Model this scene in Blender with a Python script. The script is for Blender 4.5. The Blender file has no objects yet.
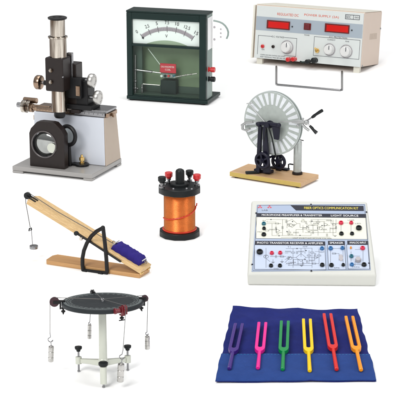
import bpy, bmesh, math, random
from mathutils import Vector, Matrix
random.seed(7)
sc = bpy.context.scene
COL = sc.collection
R = math.radians
V = Vector

# ---------------------------------------------------------------- camera
PITCH, HALF, U = 16.0, 7.0, 0.0025
D = (200 * U) / math.tan(R(HALF))
camd = bpy.data.cameras.new('camera'); cam = bpy.data.objects.new('camera', camd); COL.objects.link(cam)
cam.location = (0, -D * math.cos(R(PITCH)), D * math.sin(R(PITCH)))
cam.rotation_euler = (R(90 - PITCH), 0, 0)
camd.sensor_width = 36; camd.angle = R(2 * HALF); camd.clip_end = 200; camd.clip_start = .05
sc.camera = cam
CP = V(cam.location)
CR = cam.rotation_euler.to_matrix()
TH = math.tan(R(HALF))

def ray(px, py):
    return CR @ V(((px - 200) / 200 * TH, (200 - py) / 200 * TH, -1.0))

def floor_at(px, py, z=0.0):
    d = ray(px, py)
    return CP + d * ((z - CP.z) / d.z)

# ---------------------------------------------------------------- materials
def nodes(m):
    m.use_nodes = True
    return m.node_tree.nodes, m.node_tree.links, m.node_tree.nodes['Principled BSDF']

def mat(name, col, rough=.5, metal=0., var=.06, scale=.25, bump=0., coat=0., spec=.5, rvar=.08):
    m = bpy.data.materials.new(name); n, l, b = nodes(m)
    tc = n.new('ShaderNodeTexCoord')
    nz = n.new('ShaderNodeTexNoise'); nz.inputs['Scale'].default_value = scale; nz.inputs['Detail'].default_value = 5
    l.new(tc.outputs['Object'], nz.inputs['Vector'])
    mx = n.new('ShaderNodeMix'); mx.data_type = 'RGBA'
    mx.inputs['A'].default_value = (*[max(0, c * (1 - var)) for c in col], 1)
    mx.inputs['B'].default_value = (*[min(1, c * (1 + var)) for c in col], 1)
    l.new(nz.outputs['Fac'], mx.inputs['Factor']); l.new(mx.outputs['Result'], b.inputs['Base Color'])
    mr = n.new('ShaderNodeMapRange'); mr.inputs['To Min'].default_value = max(.02, rough - rvar); mr.inputs['To Max'].default_value = min(1, rough + rvar)
    n2 = n.new('ShaderNodeTexNoise'); n2.inputs['Scale'].default_value = scale * 3; n2.inputs['Detail'].default_value = 3
    l.new(tc.outputs['Object'], n2.inputs['Vector'])
    l.new(n2.outputs['Fac'], mr.inputs['Value']); l.new(mr.outputs['Result'], b.inputs['Roughness'])
    b.inputs['Metallic'].default_value = metal
    b.inputs['Specular IOR Level'].default_value = spec
    b.inputs['Coat Weight'].default_value = coat; b.inputs['Coat Roughness'].default_value = .12
    if bump:
        n3 = n.new('ShaderNodeTexNoise'); n3.inputs['Scale'].default_value = scale * 12; n3.inputs['Detail'].default_value = 4
        l.new(tc.outputs['Object'], n3.inputs['Vector'])
        bp = n.new('ShaderNodeBump'); bp.inputs['Strength'].default_value = bump; bp.inputs['Distance'].default_value = .001
        l.new(n3.outputs['Fac'], bp.inputs['Height']); l.new(bp.outputs['Normal'], b.inputs['Normal'])
    return m

def wood(name, c0, c1, rough=.45, axis=0):
    m = bpy.data.materials.new(name); n, l, b = nodes(m)
    tc = n.new('ShaderNodeTexCoord'); mp = n.new('ShaderNodeMapping')
    s = [.55, .55, .55]; s[axis] = .018
    mp.inputs['Scale'].default_value = s
    l.new(tc.outputs['Object'], mp.inputs['Vector'])
    nz = n.new('ShaderNodeTexNoise'); nz.inputs['Scale'].default_value = 1.0; nz.inputs['Detail'].default_value = 7; nz.inputs['Distortion'].default_value = .6
    l.new(mp.outputs['Vector'], nz.inputs['Vector'])
    cr = n.new('ShaderNodeValToRGB'); cr.color_ramp.elements[0].position = .3; cr.color_ramp.elements[1].position = .7
    cr.color_ramp.elements[0].color = (*c0, 1); cr.color_ramp.elements[1].color = (*c1, 1)
    l.new(nz.outputs['Fac'], cr.inputs['Fac']); l.new(cr.outputs['Color'], b.inputs['Base Color'])
    b.inputs['Roughness'].default_value = rough
    bp = n.new('ShaderNodeBump'); bp.inputs['Strength'].default_value = .15; bp.inputs['Distance'].default_value = .0006
    l.new(nz.outputs['Fac'], bp.inputs['Height']); l.new(bp.outputs['Normal'], b.inputs['Normal'])
    return m

def clear(name, tint=(.95, .97, .96), refl=.6, body=0., bodycol=(.8, .85, .83)):
    """thin clear acrylic / glass: see-through with a fresnel gloss and a little milky body"""
    m = bpy.data.materials.new(name); m.use_nodes = True
    n, l = m.node_tree.nodes, m.node_tree.links
    n.remove(n['Principled BSDF']); out = n['Material Output']
    tr = n.new('ShaderNodeBsdfTransparent'); tr.inputs['Color'].default_value = (*tint, 1)
    df = n.new('ShaderNodeBsdfDiffuse'); df.inputs['Color'].default_value = (*bodycol, 1)
    nz = n.new('ShaderNodeTexNoise'); nz.inputs['Scale'].default_value = .2
    tc = n.new('ShaderNodeTexCoord'); l.new(tc.outputs['Object'], nz.inputs['Vector'])
    mr = n.new('ShaderNodeMapRange'); mr.inputs['To Min'].default_value = body * .8; mr.inputs['To Max'].default_value = body * 1.2
    l.new(nz.outputs['Fac'], mr.inputs['Value'])
    m1 = n.new('ShaderNodeMixShader'); l.new(mr.outputs['Result'], m1.inputs['Fac'])
    l.new(tr.outputs[0], m1.inputs[1]); l.new(df.outputs[0], m1.inputs[2])
    gl = n.new('ShaderNodeBsdfGlossy'); gl.inputs['Roughness'].default_value = .06
    fr = n.new('ShaderNodeFresnel'); fr.inputs['IOR'].default_value = 1.45
    mu = n.new('ShaderNodeMath'); mu.operation = 'MULTIPLY'; mu.inputs[1].default_value = refl
    l.new(fr.outputs[0], mu.inputs[0])
    m2 = n.new('ShaderNodeMixShader'); l.new(mu.outputs[0], m2.inputs['Fac'])
    l.new(m1.outputs[0], m2.inputs[1]); l.new(gl.outputs[0], m2.inputs[2])
    l.new(m2.outputs[0], out.inputs['Surface'])
    return m

def wound(name, col, freq):
    m = mat(name, col, .34, .7, .12, .15)
    n, l, b = nodes(m)
    tc = n.new('ShaderNodeTexCoord'); wv = n.new('ShaderNodeTexWave'); wv.bands_direction = 'Z'; wv.wave_type = 'BANDS'
    wv.inputs['Scale'].default_value = freq; wv.inputs['Distortion'].default_value = .4
    l.new(tc.outputs['Object'], wv.inputs['Vector'])
    bp = n.new('ShaderNodeBump'); bp.inputs['Strength'].default_value = .35; bp.inputs['Distance'].default_value = .0006
    l.new(wv.outputs['Fac'], bp.inputs['Height']); l.new(bp.outputs['Normal'], b.inputs['Normal'])
    return m

def weave(name, col, col2, sheen=.4):
    m = bpy.data.materials.new(name); n, l, b = nodes(m)
    tc = n.new('ShaderNodeTexCoord')
    nz = n.new('ShaderNodeTexNoise'); nz.inputs['Scale'].default_value = .07; nz.inputs['Detail'].default_value = 10; nz.inputs['Roughness'].default_value = .68
    l.new(tc.outputs['Object'], nz.inputs['Vector'])
    mx = n.new('ShaderNodeMix'); mx.data_type = 'RGBA'; mx.inputs['A'].default_value = (*col, 1); mx.inputs['B'].default_value = (*col2, 1)
    l.new(nz.outputs['Fac'], mx.inputs['Factor']); l.new(mx.outputs['Result'], b.inputs['Base Color'])
    b.inputs['Roughness'].default_value = .85; b.inputs['Sheen Weight'].default_value = sheen; b.inputs['Sheen Roughness'].default_value = .4
    b.inputs['Sheen Tint'].default_value = (*[min(1, c * 2.5 + .05) for c in col2], 1)
    b.inputs['Specular IOR Level'].default_value = .2
    n3 = n.new('ShaderNodeTexNoise'); n3.inputs['Scale'].default_value = 1.1; n3.inputs['Detail'].default_value = 3
    l.new(tc.outputs['Object'], n3.inputs['Vector'])
    bp = n.new('ShaderNodeBump'); bp.inputs['Strength'].default_value = .8; bp.inputs['Distance'].default_value = .0016
    l.new(n3.outputs['Fac'], bp.inputs['Height']); l.new(bp.outputs['Normal'], b.inputs['Normal'])
    return m

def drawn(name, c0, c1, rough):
    """turned metal tube, dark and bright reflection streaks painted along its axis"""
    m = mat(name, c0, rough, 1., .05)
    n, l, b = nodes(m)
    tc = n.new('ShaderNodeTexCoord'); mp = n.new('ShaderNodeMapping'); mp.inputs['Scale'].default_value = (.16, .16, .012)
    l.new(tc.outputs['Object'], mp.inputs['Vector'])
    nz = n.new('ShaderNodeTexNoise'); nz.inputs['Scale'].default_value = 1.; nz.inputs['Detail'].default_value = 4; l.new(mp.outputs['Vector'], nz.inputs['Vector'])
    cr = n.new('ShaderNodeValToRGB'); cr.color_ramp.elements[0].position = .44; cr.color_ramp.elements[1].position = .64  # streaks in the base colour stand in for reflections
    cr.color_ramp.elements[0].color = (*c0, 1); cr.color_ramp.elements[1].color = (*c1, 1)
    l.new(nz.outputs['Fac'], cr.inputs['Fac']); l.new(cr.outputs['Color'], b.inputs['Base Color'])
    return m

M = dict(
    floor=mat('white_paper', (.93, .93, .93), .9, spec=.0, var=.004, scale=2),
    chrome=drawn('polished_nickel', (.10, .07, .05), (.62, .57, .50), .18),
    steel=mat('satin_steel', (.30, .30, .31), .3, 1., .12),
    brasschrome=mat('warm_nickel', (.30, .21, .15), .22, 1., .25),
    brass=mat('brass', (.75, .52, .2), .25, 1.),
    alu=mat('pale_aluminium', (.50, .49, .47), .3, 1., .2),
    black=mat('black_enamel', (.008, .008, .009), .4, 0, .2, spec=.25, bump=.12),
    blackbrown=mat('black_lacquer', (.014, .009, .008), .38, 0, .2, spec=.3, bump=.12),
    blackrub=mat('black_bakelite', (.008, .010, .011), .42, 0, .2, spec=.25),
    inkblue=mat('blue_black_iron', (.007, .007, .018), .4, 0, .2, spec=.25, bump=.12),
    whiteblue=mat('white_enamel', (.53, .56, .62), .32, 0, .02, .05, coat=.3),
    basegrey=mat('grey_enamel', (.29, .28, .27), .35, 0, .05, .05, coat=.2),
    tan=mat('warm_grey_enamel', (.40, .32, .25), .4, 0, .04, .05),
    lens=mat('lens_glass', (.35, .36, .35), .05, .9, .3, .12),
    greenblack=mat('green_black_case', (.005, .018, .016), .38, 0, .2, .06, spec=.25),
    green=mat('sage_panel', (.17, .245, .145), .45, 0, .14, .03),
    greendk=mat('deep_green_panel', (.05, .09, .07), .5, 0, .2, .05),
    greyside=mat('grey_green_side', (.22, .28, .26), .45, 0, .08, .05),
    dial=mat('dial_white', (.68, .76, .72), .5, 0, .02, .05),
    dialgreen=mat('dial_green', (.27, .36, .25), .5, 0, .05, .05),
    scalegrey=mat('scale_grey', (.36, .34, .36), .5, 0, .05),
    ink=mat('printing_ink', (.02, .022, .025), .6, 0, 0),
    greyink=mat('grey_ink', (.06, .065, .08), .6, 0, 0, spec=.2),
    redink=mat('red_ink', (.62, .10, .05), .5, 0, 0),
    yellowink=mat('yellow_ink', (.75, .62, .06), .5, 0, 0),
    whiteink=mat('white_ink', (.8, .8, .8), .5, 0, 0),
    red=mat('red_plastic', (.50, .012, .014), .3, 0, .05, coat=.3),
    redlabel=mat('red_label', (.55, .02, .04), .45, 0, .05),
    ledred=mat('red_display_filter', (.52, .009, .008), .2, 0, .05, .1, spec=.3, coat=.3),
    ledframe=mat('dark_red_bezel', (.12, .006, .006), .3, 0, .1),
    psufront=mat('pale_front_panel', (.56, .59, .58), .45, 0, .015, .05),
    psuband=mat('grey_blue_band', (.30, .35, .40), .45, 0, .02, .05),
    cream=mat('peach_cream_steel', (.60, .49, .41), .5, 0, .03, .04, bump=.1),
    cream2=mat('ivory_steel', (.66, .64, .56), .5, 0, .03, .04),
    whiteplastic=mat('white_plastic', (.60, .60, .59), .3, 0, .02, coat=.2),
    case=mat('offwhite_case', (.50, .505, .47), .45, 0, .02, .03, bump=.08),
    kitblue=mat('kit_panel_blue', (.30, .36, .48), .4, 0, .02, .02, spec=.3),
    kitpale=mat('kit_pale_blue', (.42, .48, .60), .4, 0, .02, .02, spec=.3),
    kitcream=mat('kit_cream_field', (.64, .64, .55), .4, 0, .02, .02, spec=.3),
    navy=mat('navy_strip', (.008, .010, .022), .45, 0, .1, spec=.25),
    teal=mat('teal_socket', (.01, .12, .17), .35, 0, .1),
    bluep=mat('blue_socket', (.02, .13, .33), .35, 0, .1),
    redp=mat('crimson_socket', (.55, .01, .05), .35, 0, .1),
    orange=mat('orange_led', (.8, .28, .02), .3, 0, .05),
    wood1=wood('honey_board', (.40, .21, .075), (.54, .31, .13)),
    wood2=wood('light_ramp_wood', (.48, .31, .135), (.62, .43, .21)),
    wood3=wood('yellow_plywood', (.46, .28, .14), (.57, .37, .20)),
    wood4=wood('wood_end', (.42, .21, .07), (.55, .32, .13)),
    purplefelt=weave('violet_blue_felt', (.016, .010, .12), (.028, .018, .19), .2),
    copper=mat('copper_winding', (.80, .285, .08), .3, .8, .16, .12),
    redwire=mat('red_wire', (.55, .03, .01), .35, 0, .1),
    disc=clear('smoked_glass_disc', (.85, .88, .86), .6, .78, (.45, .495, .47)),
    foil=mat('bright_foil', (.66, .69, .72), .4, .2, .1),
    combmetal=mat('grey_comb_metal', (.36, .37, .37), .38, .5, .15, .2),
    darkring=mat('dark_ring_metal', (.09, .08, .08), .3, .3, .15),
    plateplastic=mat('bright_white_plastic', (.84, .84, .84), .4, 0, .01),
    foil2=mat('dull_foil', (.40, .44, .44), .5, 0, .08),
    pane=clear('acrylic_pane', (.96, .98, .96), .35),
    jar=clear('jar_glass', (.90, .92, .91), .8, .35, (.72, .75, .73)),
    darkdisc=mat('slate_disc', (.013, .017, .020), .5, 0, .25, .05, bump=.15, spec=.25),
    discmark=mat('pale_degree_marks', (.22, .25, .25), .6, 0, 0),
    ivory=mat('ivory_enamel', (.52, .54, .47), .35, 0, .03, .05, coat=.3),
    maroon=mat('maroon_metal', (.13, .012, .018), .35, .1, .15),
    maroondk=mat('dark_maroon_wheel', (.035, .010, .016), .35, .1, .2),
    cord=mat('grey_cord', (.10, .10, .10), .8, 0, .1),
    cordw=mat('pale_cord', (.16, .15, .14), .8, 0, .1),
    cloth=weave('royal_blue_cloth', (.003, .006, .075), (.010, .020, .17), .15),
    flap=weave('lighter_blue_cloth', (.007, .027, .125), (.019, .058, .24), .2),
    f_purple=mat('indigo_paint', (.040, .011, .17), .36, 0, .15, spec=.3, coat=.15, bump=.05),
    f_pink=mat('hot_pink_paint', (.74, .012, .25), .36, 0, .07, spec=.3, coat=.15, bump=.05),
    f_green=mat('green_paint', (.0, .22, .05), .36, 0, .07, spec=.3, coat=.15, bump=.05),
    f_yellow=mat('yellow_paint', (.84, .53, .0), .36, 0, .07, spec=.3, coat=.15, bump=.05),
    f_red=mat('red_paint', (.60, .016, .012), .36, 0, .07, spec=.3, coat=.15, bump=.05),
    f_orange=mat('orange_paint', (.82, .27, .005), .36, 0, .07, spec=.3, coat=.15, bump=.05),
)

# ---------------------------------------------------------------- mesh builder
_txt = {}
def text_mesh(s):
    if s not in _txt:
        c = bpy.data.curves.new('lettering_source', 'FONT'); c.body = s; c.resolution_u = 3
        o = bpy.data.objects.new('lettering_source', c)
        me = bpy.data.meshes.new_from_object(o)
        vs = [v.co.copy() for v in me.vertices]; fs = [tuple(p.vertices) for p in me.polygons]
        bpy.data.objects.remove(o); bpy.data.curves.remove(c); bpy.data.meshes.remove(me)
        x0 = min(v.x for v in vs); x1 = max(v.x for v in vs); y0 = min(v.y for v in vs); y1 = max(v.y for v in vs)
        _txt[s] = (vs, fs, x0, x1, y0, y1)
    return _txt[s]

def basis(d):
    d = V(d).normalized()
    a = V((0, 0, 1)) if abs(d.z) < .9 else V((1, 0, 0))
    x = a.cross(d).normalized(); y = d.cross(x)
    return x, y, d

class MB:
    def __init__(s): s.bm = bmesh.new()
    def poly(s, vs, fs):
        bv = [s.bm.verts.new(v) for v in vs]
        for f in fs:
            try: s.bm.faces.new([bv[i] for i in f])
            except ValueError: pass
        return s
    def box(s, x0, x1, y0, y1, z0, z1):
        return s.hexa([(x0, y0, z0), (x1, y0, z0), (x1, y1, z0), (x0, y1, z0)], [(x0, y0, z1), (x1, y0, z1), (x1, y1, z1), (x0, y1, z1)])
    def hexa(s, bot, top):
        n = len(bot)
        fs = [tuple(reversed(range(n))), tuple(range(n, 2 * n))] + [(i, (i + 1) % n, n + (i + 1) % n, n + i) for i in range(n)]
        return s.poly(list(bot) + list(top), fs)
    def cyl(s, p0, p1, r0, r1=None, n=24):
        return s.lathe([(0, 0), (r0, 0), (r0 if r1 is None else r1, (V(p1) - V(p0)).length), (0, (V(p1) - V(p0)).length)], p0, V(p1) - V(p0), n)
    def lathe(s, prof, o, d=(0, 0, 1), n=32, ph=0.):
        x, y, z = basis(d); o = V(o); vs = []; rings = []
        for r, h in prof:
            if r <= 1e-6: rings.append([len(vs)]); vs.append(o + z * h)
            else:
                rings.append(list(range(len(vs), len(vs) + n)))
                for i in range(n):
                    a = 2 * math.pi * i / n + ph; vs.append(o + x * (r * math.cos(a)) + y * (r * math.sin(a)) + z * h)
        fs = []
        for A, B in zip(rings, rings[1:]):
            if len(A) == 1 and len(B) == 1: continue
            for i in range(n):
                j = (i + 1) % n
                if len(A) == 1: fs.append((A[0], B[j], B[i]))
                elif len(B) == 1: fs.append((A[i], A[j], B[0]))
                else: fs.append((A[i], A[j], B[j], B[i]))
        return s.poly(vs, fs)
    def sphere(s, c, r, n=16):
        return s.lathe([(r * math.sin(math.pi * i / n), -r * math.cos(math.pi * i / n)) for i in range(n + 1)], c, (0, 0, 1), n * 2)
    def torus(s, c, d, Rr, r, n=40, k=10):
        return s.lathe([(Rr + r * math.cos(2 * math.pi * i / k), r * math.sin(2 * math.pi * i / k)) for i in range(k + 1)], c, d, n)
    def tube(s, pts, r, n=8, closed=False):
        pts = [V(p) for p in pts]; N = len(pts); vs = []; x = None
        rr = r if isinstance(r, (list, tuple)) else [r] * N
        for i, p in enumerate(pts):
            a = pts[(i - 1) % N] if (closed or i > 0) else p; b = pts[(i + 1) % N] if (closed or i < N - 1) else p
            d = (b - a).normalized()
            if x is None: x, y, _ = basis(d)
            else: x = (x - d * x.dot(d)).normalized(); y = d.cross(x)
            for j in range(n):
                t = 2 * math.pi * j / n; vs.append(p + (x * math.cos(t) + y * math.sin(t)) * rr[i])
        fs = []
        for i in range(N if closed else N - 1):
            k = (i + 1) % N
            for j in range(n): fs.append((i * n + j, i * n + (j + 1) % n, k * n + (j + 1) % n, k * n + j))
        if not closed: fs += [tuple(reversed(range(n))), tuple(range((N - 1) * n, N * n))]
        return s.poly(vs, fs)
    def bar(s, p0, p1, w, h, up=(0, 0, 1)):
        p0, p1 = V(p0), V(p1); d = (p1 - p0).normalized(); a = V(up).cross(d).normalized(); b = d.cross(a)
        q = [(-w / 2, -h / 2), (w / 2, -h / 2), (w / 2, h / 2), (-w / 2, h / 2)]
        return s.hexa([p0 + a * i + b * j for i, j in q], [p1 + a * i + b * j for i, j in q])
    def prism(s, pl, pts, h0, h1):
        return s.hexa([pl.at(a, b, h0) for a, b in pts], [pl.at(a, b, h1) for a, b in pts])
    def rect(s, pl, a, b, w, h, h0, h1):
        return s.prism(pl, [(a - w / 2, b - h / 2), (a + w / 2, b - h / 2), (a + w / 2, b + h / 2), (a - w / 2, b + h / 2)], h0, h1)
    def outline(s, pl, a, b, w, h, t, h0, h1):
        s.rect(pl, a, b - h / 2, w + t, t, h0, h1); s.rect(pl, a, b + h / 2, w + t, t, h0, h1)
        s.rect(pl, a - w / 2, b, t, h - t, h0, h1); s.rect(pl, a + w / 2, b, t, h - t, h0, h1); return s
    def line(s, pl, pts, t, h0, h1):
        for (a0, b0), (a1, b1) in zip(pts, pts[1:]):
            d = V((a1 - a0, b1 - b0)); L = d.length
            if L < 1e-6: continue
            d /= L; nx, ny = -d.y * t / 2, d.x * t / 2; ex, ey = d.x * t / 2, d.y * t / 2
            s.prism(pl, [(a0 - nx - ex, b0 - ny - ey), (a1 - nx + ex, b1 - ny + ey), (a1 + nx + ex, b1 + ny + ey), (a0 + nx - ex, b0 + ny - ey)], h0, h1)
        return s
    def disc(s, pl, a, b, r, h0, h1, n=24):
        return s.prism(pl, [(a + r * math.cos(2 * math.pi * i / n), b + r * math.sin(2 * math.pi * i / n)) for i in range(n)], h0, h1)
    def text(s, pl, t, a, b, w, h, hh, rot=0.):
        """flat lettering centred on (a, b) fitted into w x h, lifted hh off the plane"""
        vs, fs, x0, x1, y0, y1 = text_mesh(t)
        sx = w / (x1 - x0); sy = h / (y1 - y0); c, si = math.cos(rot), math.sin(rot); o = []
        for v in vs:
            x = (v.x - (x0 + x1) / 2) * sx; y = (v.y - (y0 + y1) / 2) * sy
            o.append(pl.at(a + x * c - y * si, b + x * si + y * c, hh))
        return s.poly(o, fs)
    def build(s, name, m, parent=None, bevel=0., seg=2, ang=35, flat=False):
        bmesh.ops.recalc_face_normals(s.bm, faces=s.bm.faces[:]) if not flat else None
        me = bpy.data.meshes.new(name); s.bm.to_mesh(me); s.bm.free()
        me.materials.append(M[m] if isinstance(m, str) else m)
        for p in me.polygons: p.use_smooth = True
        me.set_sharp_from_angle(angle=R(ang))
        o = bpy.data.objects.new(name, me); COL.objects.link(o)
        if parent: o.parent = parent
        if bevel:
            b = o.modifiers.new('soft_edges', 'BEVEL'); b.width = bevel; b.segments = seg; b.limit_method = 'ANGLE'; b.angle_limit = R(40); b.harden_normals = True
        return o

class Plane:
    def __init__(s, F, o, ex, ey):
        s.F, s.o, s.ex, s.ey = F, V(o), V(ex).normalized(), V(ey).normalized(); s.n = s.ex.cross(s.ey)
    def at(s, a, b, h=0): return s.o + s.ex * a + s.ey * b + s.n * h
    def ab(s, px, py, h=0):
        o, d = s.F.lray(px, py); t = (s.o + s.n * h - o).dot(s.n) / d.dot(s.n); q = o + d * t - s.o
        return q.dot(s.ex), q.dot(s.ey)

class Frame:
    """a thing's Empty standing on the white sheet where photo pixel (px, py) meets it; one local unit = one photo pixel there"""
    def __init__(s, name, label, cat, px=None, py=None, yaw=0., tilt=0., group=None, off=(0, 0, 0), loc=None, az=None, scale=None):
        e = bpy.data.objects.new(name, None); COL.objects.link(e); e.empty_display_size = .02
        p = floor_at(px, py) if loc is None else V(loc)
        dep = (p - CP).dot(CR @ V((0, 0, -1)))
        s.s = scale or U * dep / D
        s.az = math.atan2(p.x - CP.x, p.y - CP.y) if az is None else az
        rot = Matrix.Rotation(-s.az - R(yaw), 4, 'Z') @ Matrix.Rotation(-R(tilt), 4, 'X')
        if loc is None: p = p - (rot @ V(off)) * s.s
        s.m = Matrix.Translation(p) @ rot @ Matrix.Scale(s.s, 4); s.mi = s.m.inverted()
        e.matrix_world = s.m
        e['label'] = label; e['category'] = cat
        if group: e['group'] = group
        s.e = e
    def lray(s, px, py):
        return s.mi @ CP, (s.mi.to_3x3() @ ray(px, py))
    def on(s, px, py, axis, val):
        o, d = s.lray(px, py); return o + d * ((val - o[axis]) / d[axis])
    def v(s, px, py, val): return s.on(px, py, 1, val)
    def z(s, px, py, val): return s.on(px, py, 2, val)
    def u(s, px, py, val): return s.on(px, py, 0, val)

def struct(o): o['kind'] = 'structure'; return o

# ---------------------------------------------------------------- setting
struct(MB().poly([(-30, -20, 0), (30, -20, 0), (30, 45, 0), (-30, 45, 0)], [(0, 1, 2, 3)]).build('ground', 'floor'))

# ---------------------------------------------------------------- travelling microscope
def microscope():
    F = Frame('travelling_microscope', 'tall chrome and black travelling microscope standing on a white and grey metal base', 'microscope', 92, 181.5, 26)
    E = F.e
    b = MB().box(-90, 0, 0, 71, 2.5, 7.2)
    b.box(-90, -78, 0, 8, 0, 2.6).box(-10, 0, 0, 8, 0, 2.6).box(-90, -78, 63, 71, 0, 2.6).box(-10, 0, 60, 71, 0, 2.6)
    b.build('base_plate', 'basegrey', E, .8)
    MB().hexa([(-82, 34, 7.3), (-1.6, 34, 7.3), (-1.6, 70, 7.3), (-82, 70, 7.3)], [(-82, 35, 57), (-2.6, 35, 57), (-2.6, 63, 57), (-82, 63, 57)]).build('body', 'whiteblue', E, .8)
    MB().hexa([(-1.5, 34.6, 7.3), (-.6, 34.6, 7.3), (-.6, 70, 7.3), (-1.5, 70, 7.3)], [(-2.5, 35.4, 57), (-1.6, 35.4, 57), (-1.6, 63, 57), (-2.5, 63, 57)]).build('end_panel', 'tan', E, .2)
    # slide on top
    MB().box(-83, 1, 38, 60, 57.1, 61.5).build('slide_rail', 'brasschrome', E, .6)
    MB().box(-36, 0, 36.5, 61, 61.6, 64.5).box(-36, -2, 36, 37, 57.6, 64.5).build('slide_cover', 'steel', E, .8)
    sc_ = MB()
    for i in range(60):
        x = -80 + i * .7
        sc_.box(x - .1, x + .1, 37.86, 37.98, 59.2 if i % 5 else 58.4, 61.2)
    for i in range(34):
        x = -34.5 + i; sc_.box(x - .12, x + .12, 35.8, 35.97, 61.2 if i % 5 else 59.6, 63.6)
    sc_.build('engraved_scale', 'ink', E)
    k = F.u(112, 114, .5); MB().cyl((1, k.y, k.z - 1), (3.5, k.y, k.z - 1), 2.2).build('lock_screw', 'brasschrome', E, .3)
    MB().box(-85.5, -82, 40, 46, 47, 52).build('end_lug', 'tan', E, .5)
    # micrometer, axis along the slide
    def cu(mb, x0, x1, y, v, r0, r1=None):
        p, q = F.v(x0, y, v), F.v(x1, y, v); z = (p.z + q.z) / 2
        return mb.cyl((p.x, v, z), (q.x, v, z), r0, r1, 32)
    g = cu(MB(), 31, 50, 108, 44, 3.2); cu(g, 31, 33.5, 108, 44, 4.4); g.build('micrometer_spindle', 'brasschrome', E, .3)
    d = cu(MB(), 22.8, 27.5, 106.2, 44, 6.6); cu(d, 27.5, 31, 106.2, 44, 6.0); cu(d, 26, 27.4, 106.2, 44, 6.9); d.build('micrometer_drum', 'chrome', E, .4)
    cu(MB(), 24, 37, 100.3, 50, 3.0).build('guide_rod', 'brasschrome', E, .4)
    d = cu(MB(), 17.4, 21.5, 104.8, 44, 2.7); cu(d, 21.5, 23, 105, 44, 1.5); d.build('micrometer_knob', 'steel', E, .5)
    # tube
    v0 = 22.; u0 = F.v(58.6, 70, v0).x
    zz = lambda py: F.v(58.6, py, v0).z
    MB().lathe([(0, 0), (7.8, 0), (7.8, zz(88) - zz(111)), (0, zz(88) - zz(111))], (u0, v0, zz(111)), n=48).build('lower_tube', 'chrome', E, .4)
    MB().lathe([(0, 0), (4.6, 0), (5.8, 2), (5.8, zz(110.8) - zz(117.5)), (0, zz(110.8) - zz(117.5))], (u0, v0, zz(117.5)), n=36).build('objective', 'black', E, .3)
    h = zz(36) - zz(57)
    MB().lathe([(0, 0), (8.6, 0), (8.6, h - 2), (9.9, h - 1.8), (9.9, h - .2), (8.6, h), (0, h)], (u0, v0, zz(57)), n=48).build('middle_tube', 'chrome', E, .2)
    h = zz(19.5) - zz(35.9)
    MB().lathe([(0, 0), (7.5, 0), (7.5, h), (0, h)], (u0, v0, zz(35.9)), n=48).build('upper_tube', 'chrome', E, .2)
    MB().lathe([(0, 0), (7.6, 0), (9.5, .8), (9.7, 2.2), (8.6, 2.8), (5, 2.6), (4, 1.6), (0, 1.6)], (u0, v0, zz(19.6)), n=40).build('eyepiece', 'black', E)
    s = MB().box(u0 - 10.5, u0 + 9.5, v0 - 9.6, v0 + 9, zz(90), zz(56.5)); s.build('tube_clamp', 'blackbrown', E, 1.6, 3)
    MB().box(u0 + 4.5, u0 + 10.6, v0 + 9.2, v0 + 13, zz(90.5), zz(54)).build('clamp_plate', 'steel', E, .5)
    for py in (70.5, 82):
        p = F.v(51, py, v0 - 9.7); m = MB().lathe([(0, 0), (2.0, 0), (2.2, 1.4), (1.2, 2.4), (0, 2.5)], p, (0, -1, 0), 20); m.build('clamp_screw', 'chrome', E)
    p = F.v(63, 77, v0 - 9.7); MB().lathe([(0, 0), (.9, 0), (.7, .8), (0, .9)], p, (0, -1, 0), 14).build('clamp_screw', 'steel', E)
    # carriage
    a, c = F.v(70, 80, 36), F.v(77.5, 80, 36)
    MB().box(a.x - 3, c.x, 33, 48, 64.6, F.v(75, 63.5, 36).z).build('column', 'blackbrown', E, .8)
    a, c = F.v(66, 80, 30), F.v(86, 80, 30)
    MB().box(a.x, c.x, 33.2, 50, 64.6, F.v(80, 80, 36).z).box(a.x + 2, c.x - 5, 28, 33, F.v(80, 93, 30).z - 6, F.v(80, 78, 30).z).build('carriage', 'black', E, .8)
    MB().box(a.x - 8, c.x + 5, 30, 52, 64.6, 69.5).build('carriage_foot', 'black', E, .6)
    q0, q1 = F.v(70.5, 106, 29), F.v(79, 114, 29)
    MB().box(q0.x, q1.x, 29.4, 34.6, q1.z, 64.5).build('vernier_block', 'blackbrown', E, .5)
    def knob(px0, px1, py, v, pxs, r, m, side):
        p, q, t = F.v(px0, py, v), F.v(px1, py, v), F.v(pxs, py, v)
        L = abs(q.x - p.x); d = (1, 0, 0) if side > 0 else (-1, 0, 0)
        st = p if side > 0 else q
        kb = MB().lathe([(0, 0), (r * .55, 0), (r * .95, .8), (r, 1.6), (r, L - 1.4), (r * .9, L - .3), (r * .6, L), (r * .55, L - .5), (0, L - .5)], (st.x, v, p.z), d, 40).build('focus_knob', m, E)
        MB().cyl((t.x, v, p.z), (st.x, v, p.z), 1.7, None, 20).build('shaft', 'steel', kb, .2)
        x = t.x + (st.x - t.x) * .55
        MB().cyl((x - 1.5, v, p.z), (x + 1.5, v, p.z), 2.6, None, 20).build('collar', 'black', kb, .3)
    knob(89, 94.5, 80.5, 38, 78, 7.2, 'alu', 1)
    knob(95, 100.5, 97.5, 38, 80, 7.4, 'alu', 1)
    knob(36, 42, 82, v0, 50, 7.3, 'brasschrome', -1)
    a, b = F.v(76, 86, 27), F.v(80, 96, 27)
    rk = MB().box(a.x, b.x, 26.4, 28, b.z, a.z)
    for i in range(8):
        z = b.z + (a.z - b.z) * (i + .5) / 8; rk.box(a.x + .5, b.x - .5, 25.6, 26.4, z - .3, z + .3)
    rk.build('rack', 'brasschrome', E)
    # lens housing
    pl = Plane(F, (0, 7, 0), (1, 0, 0), (0, 0, 1))
    x0 = pl.ab(30, 165)[0]; x1 = pl.ab(64.6, 165)[0]; zt = pl.ab(45, 122)[1]; w = x1 - x0
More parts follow.
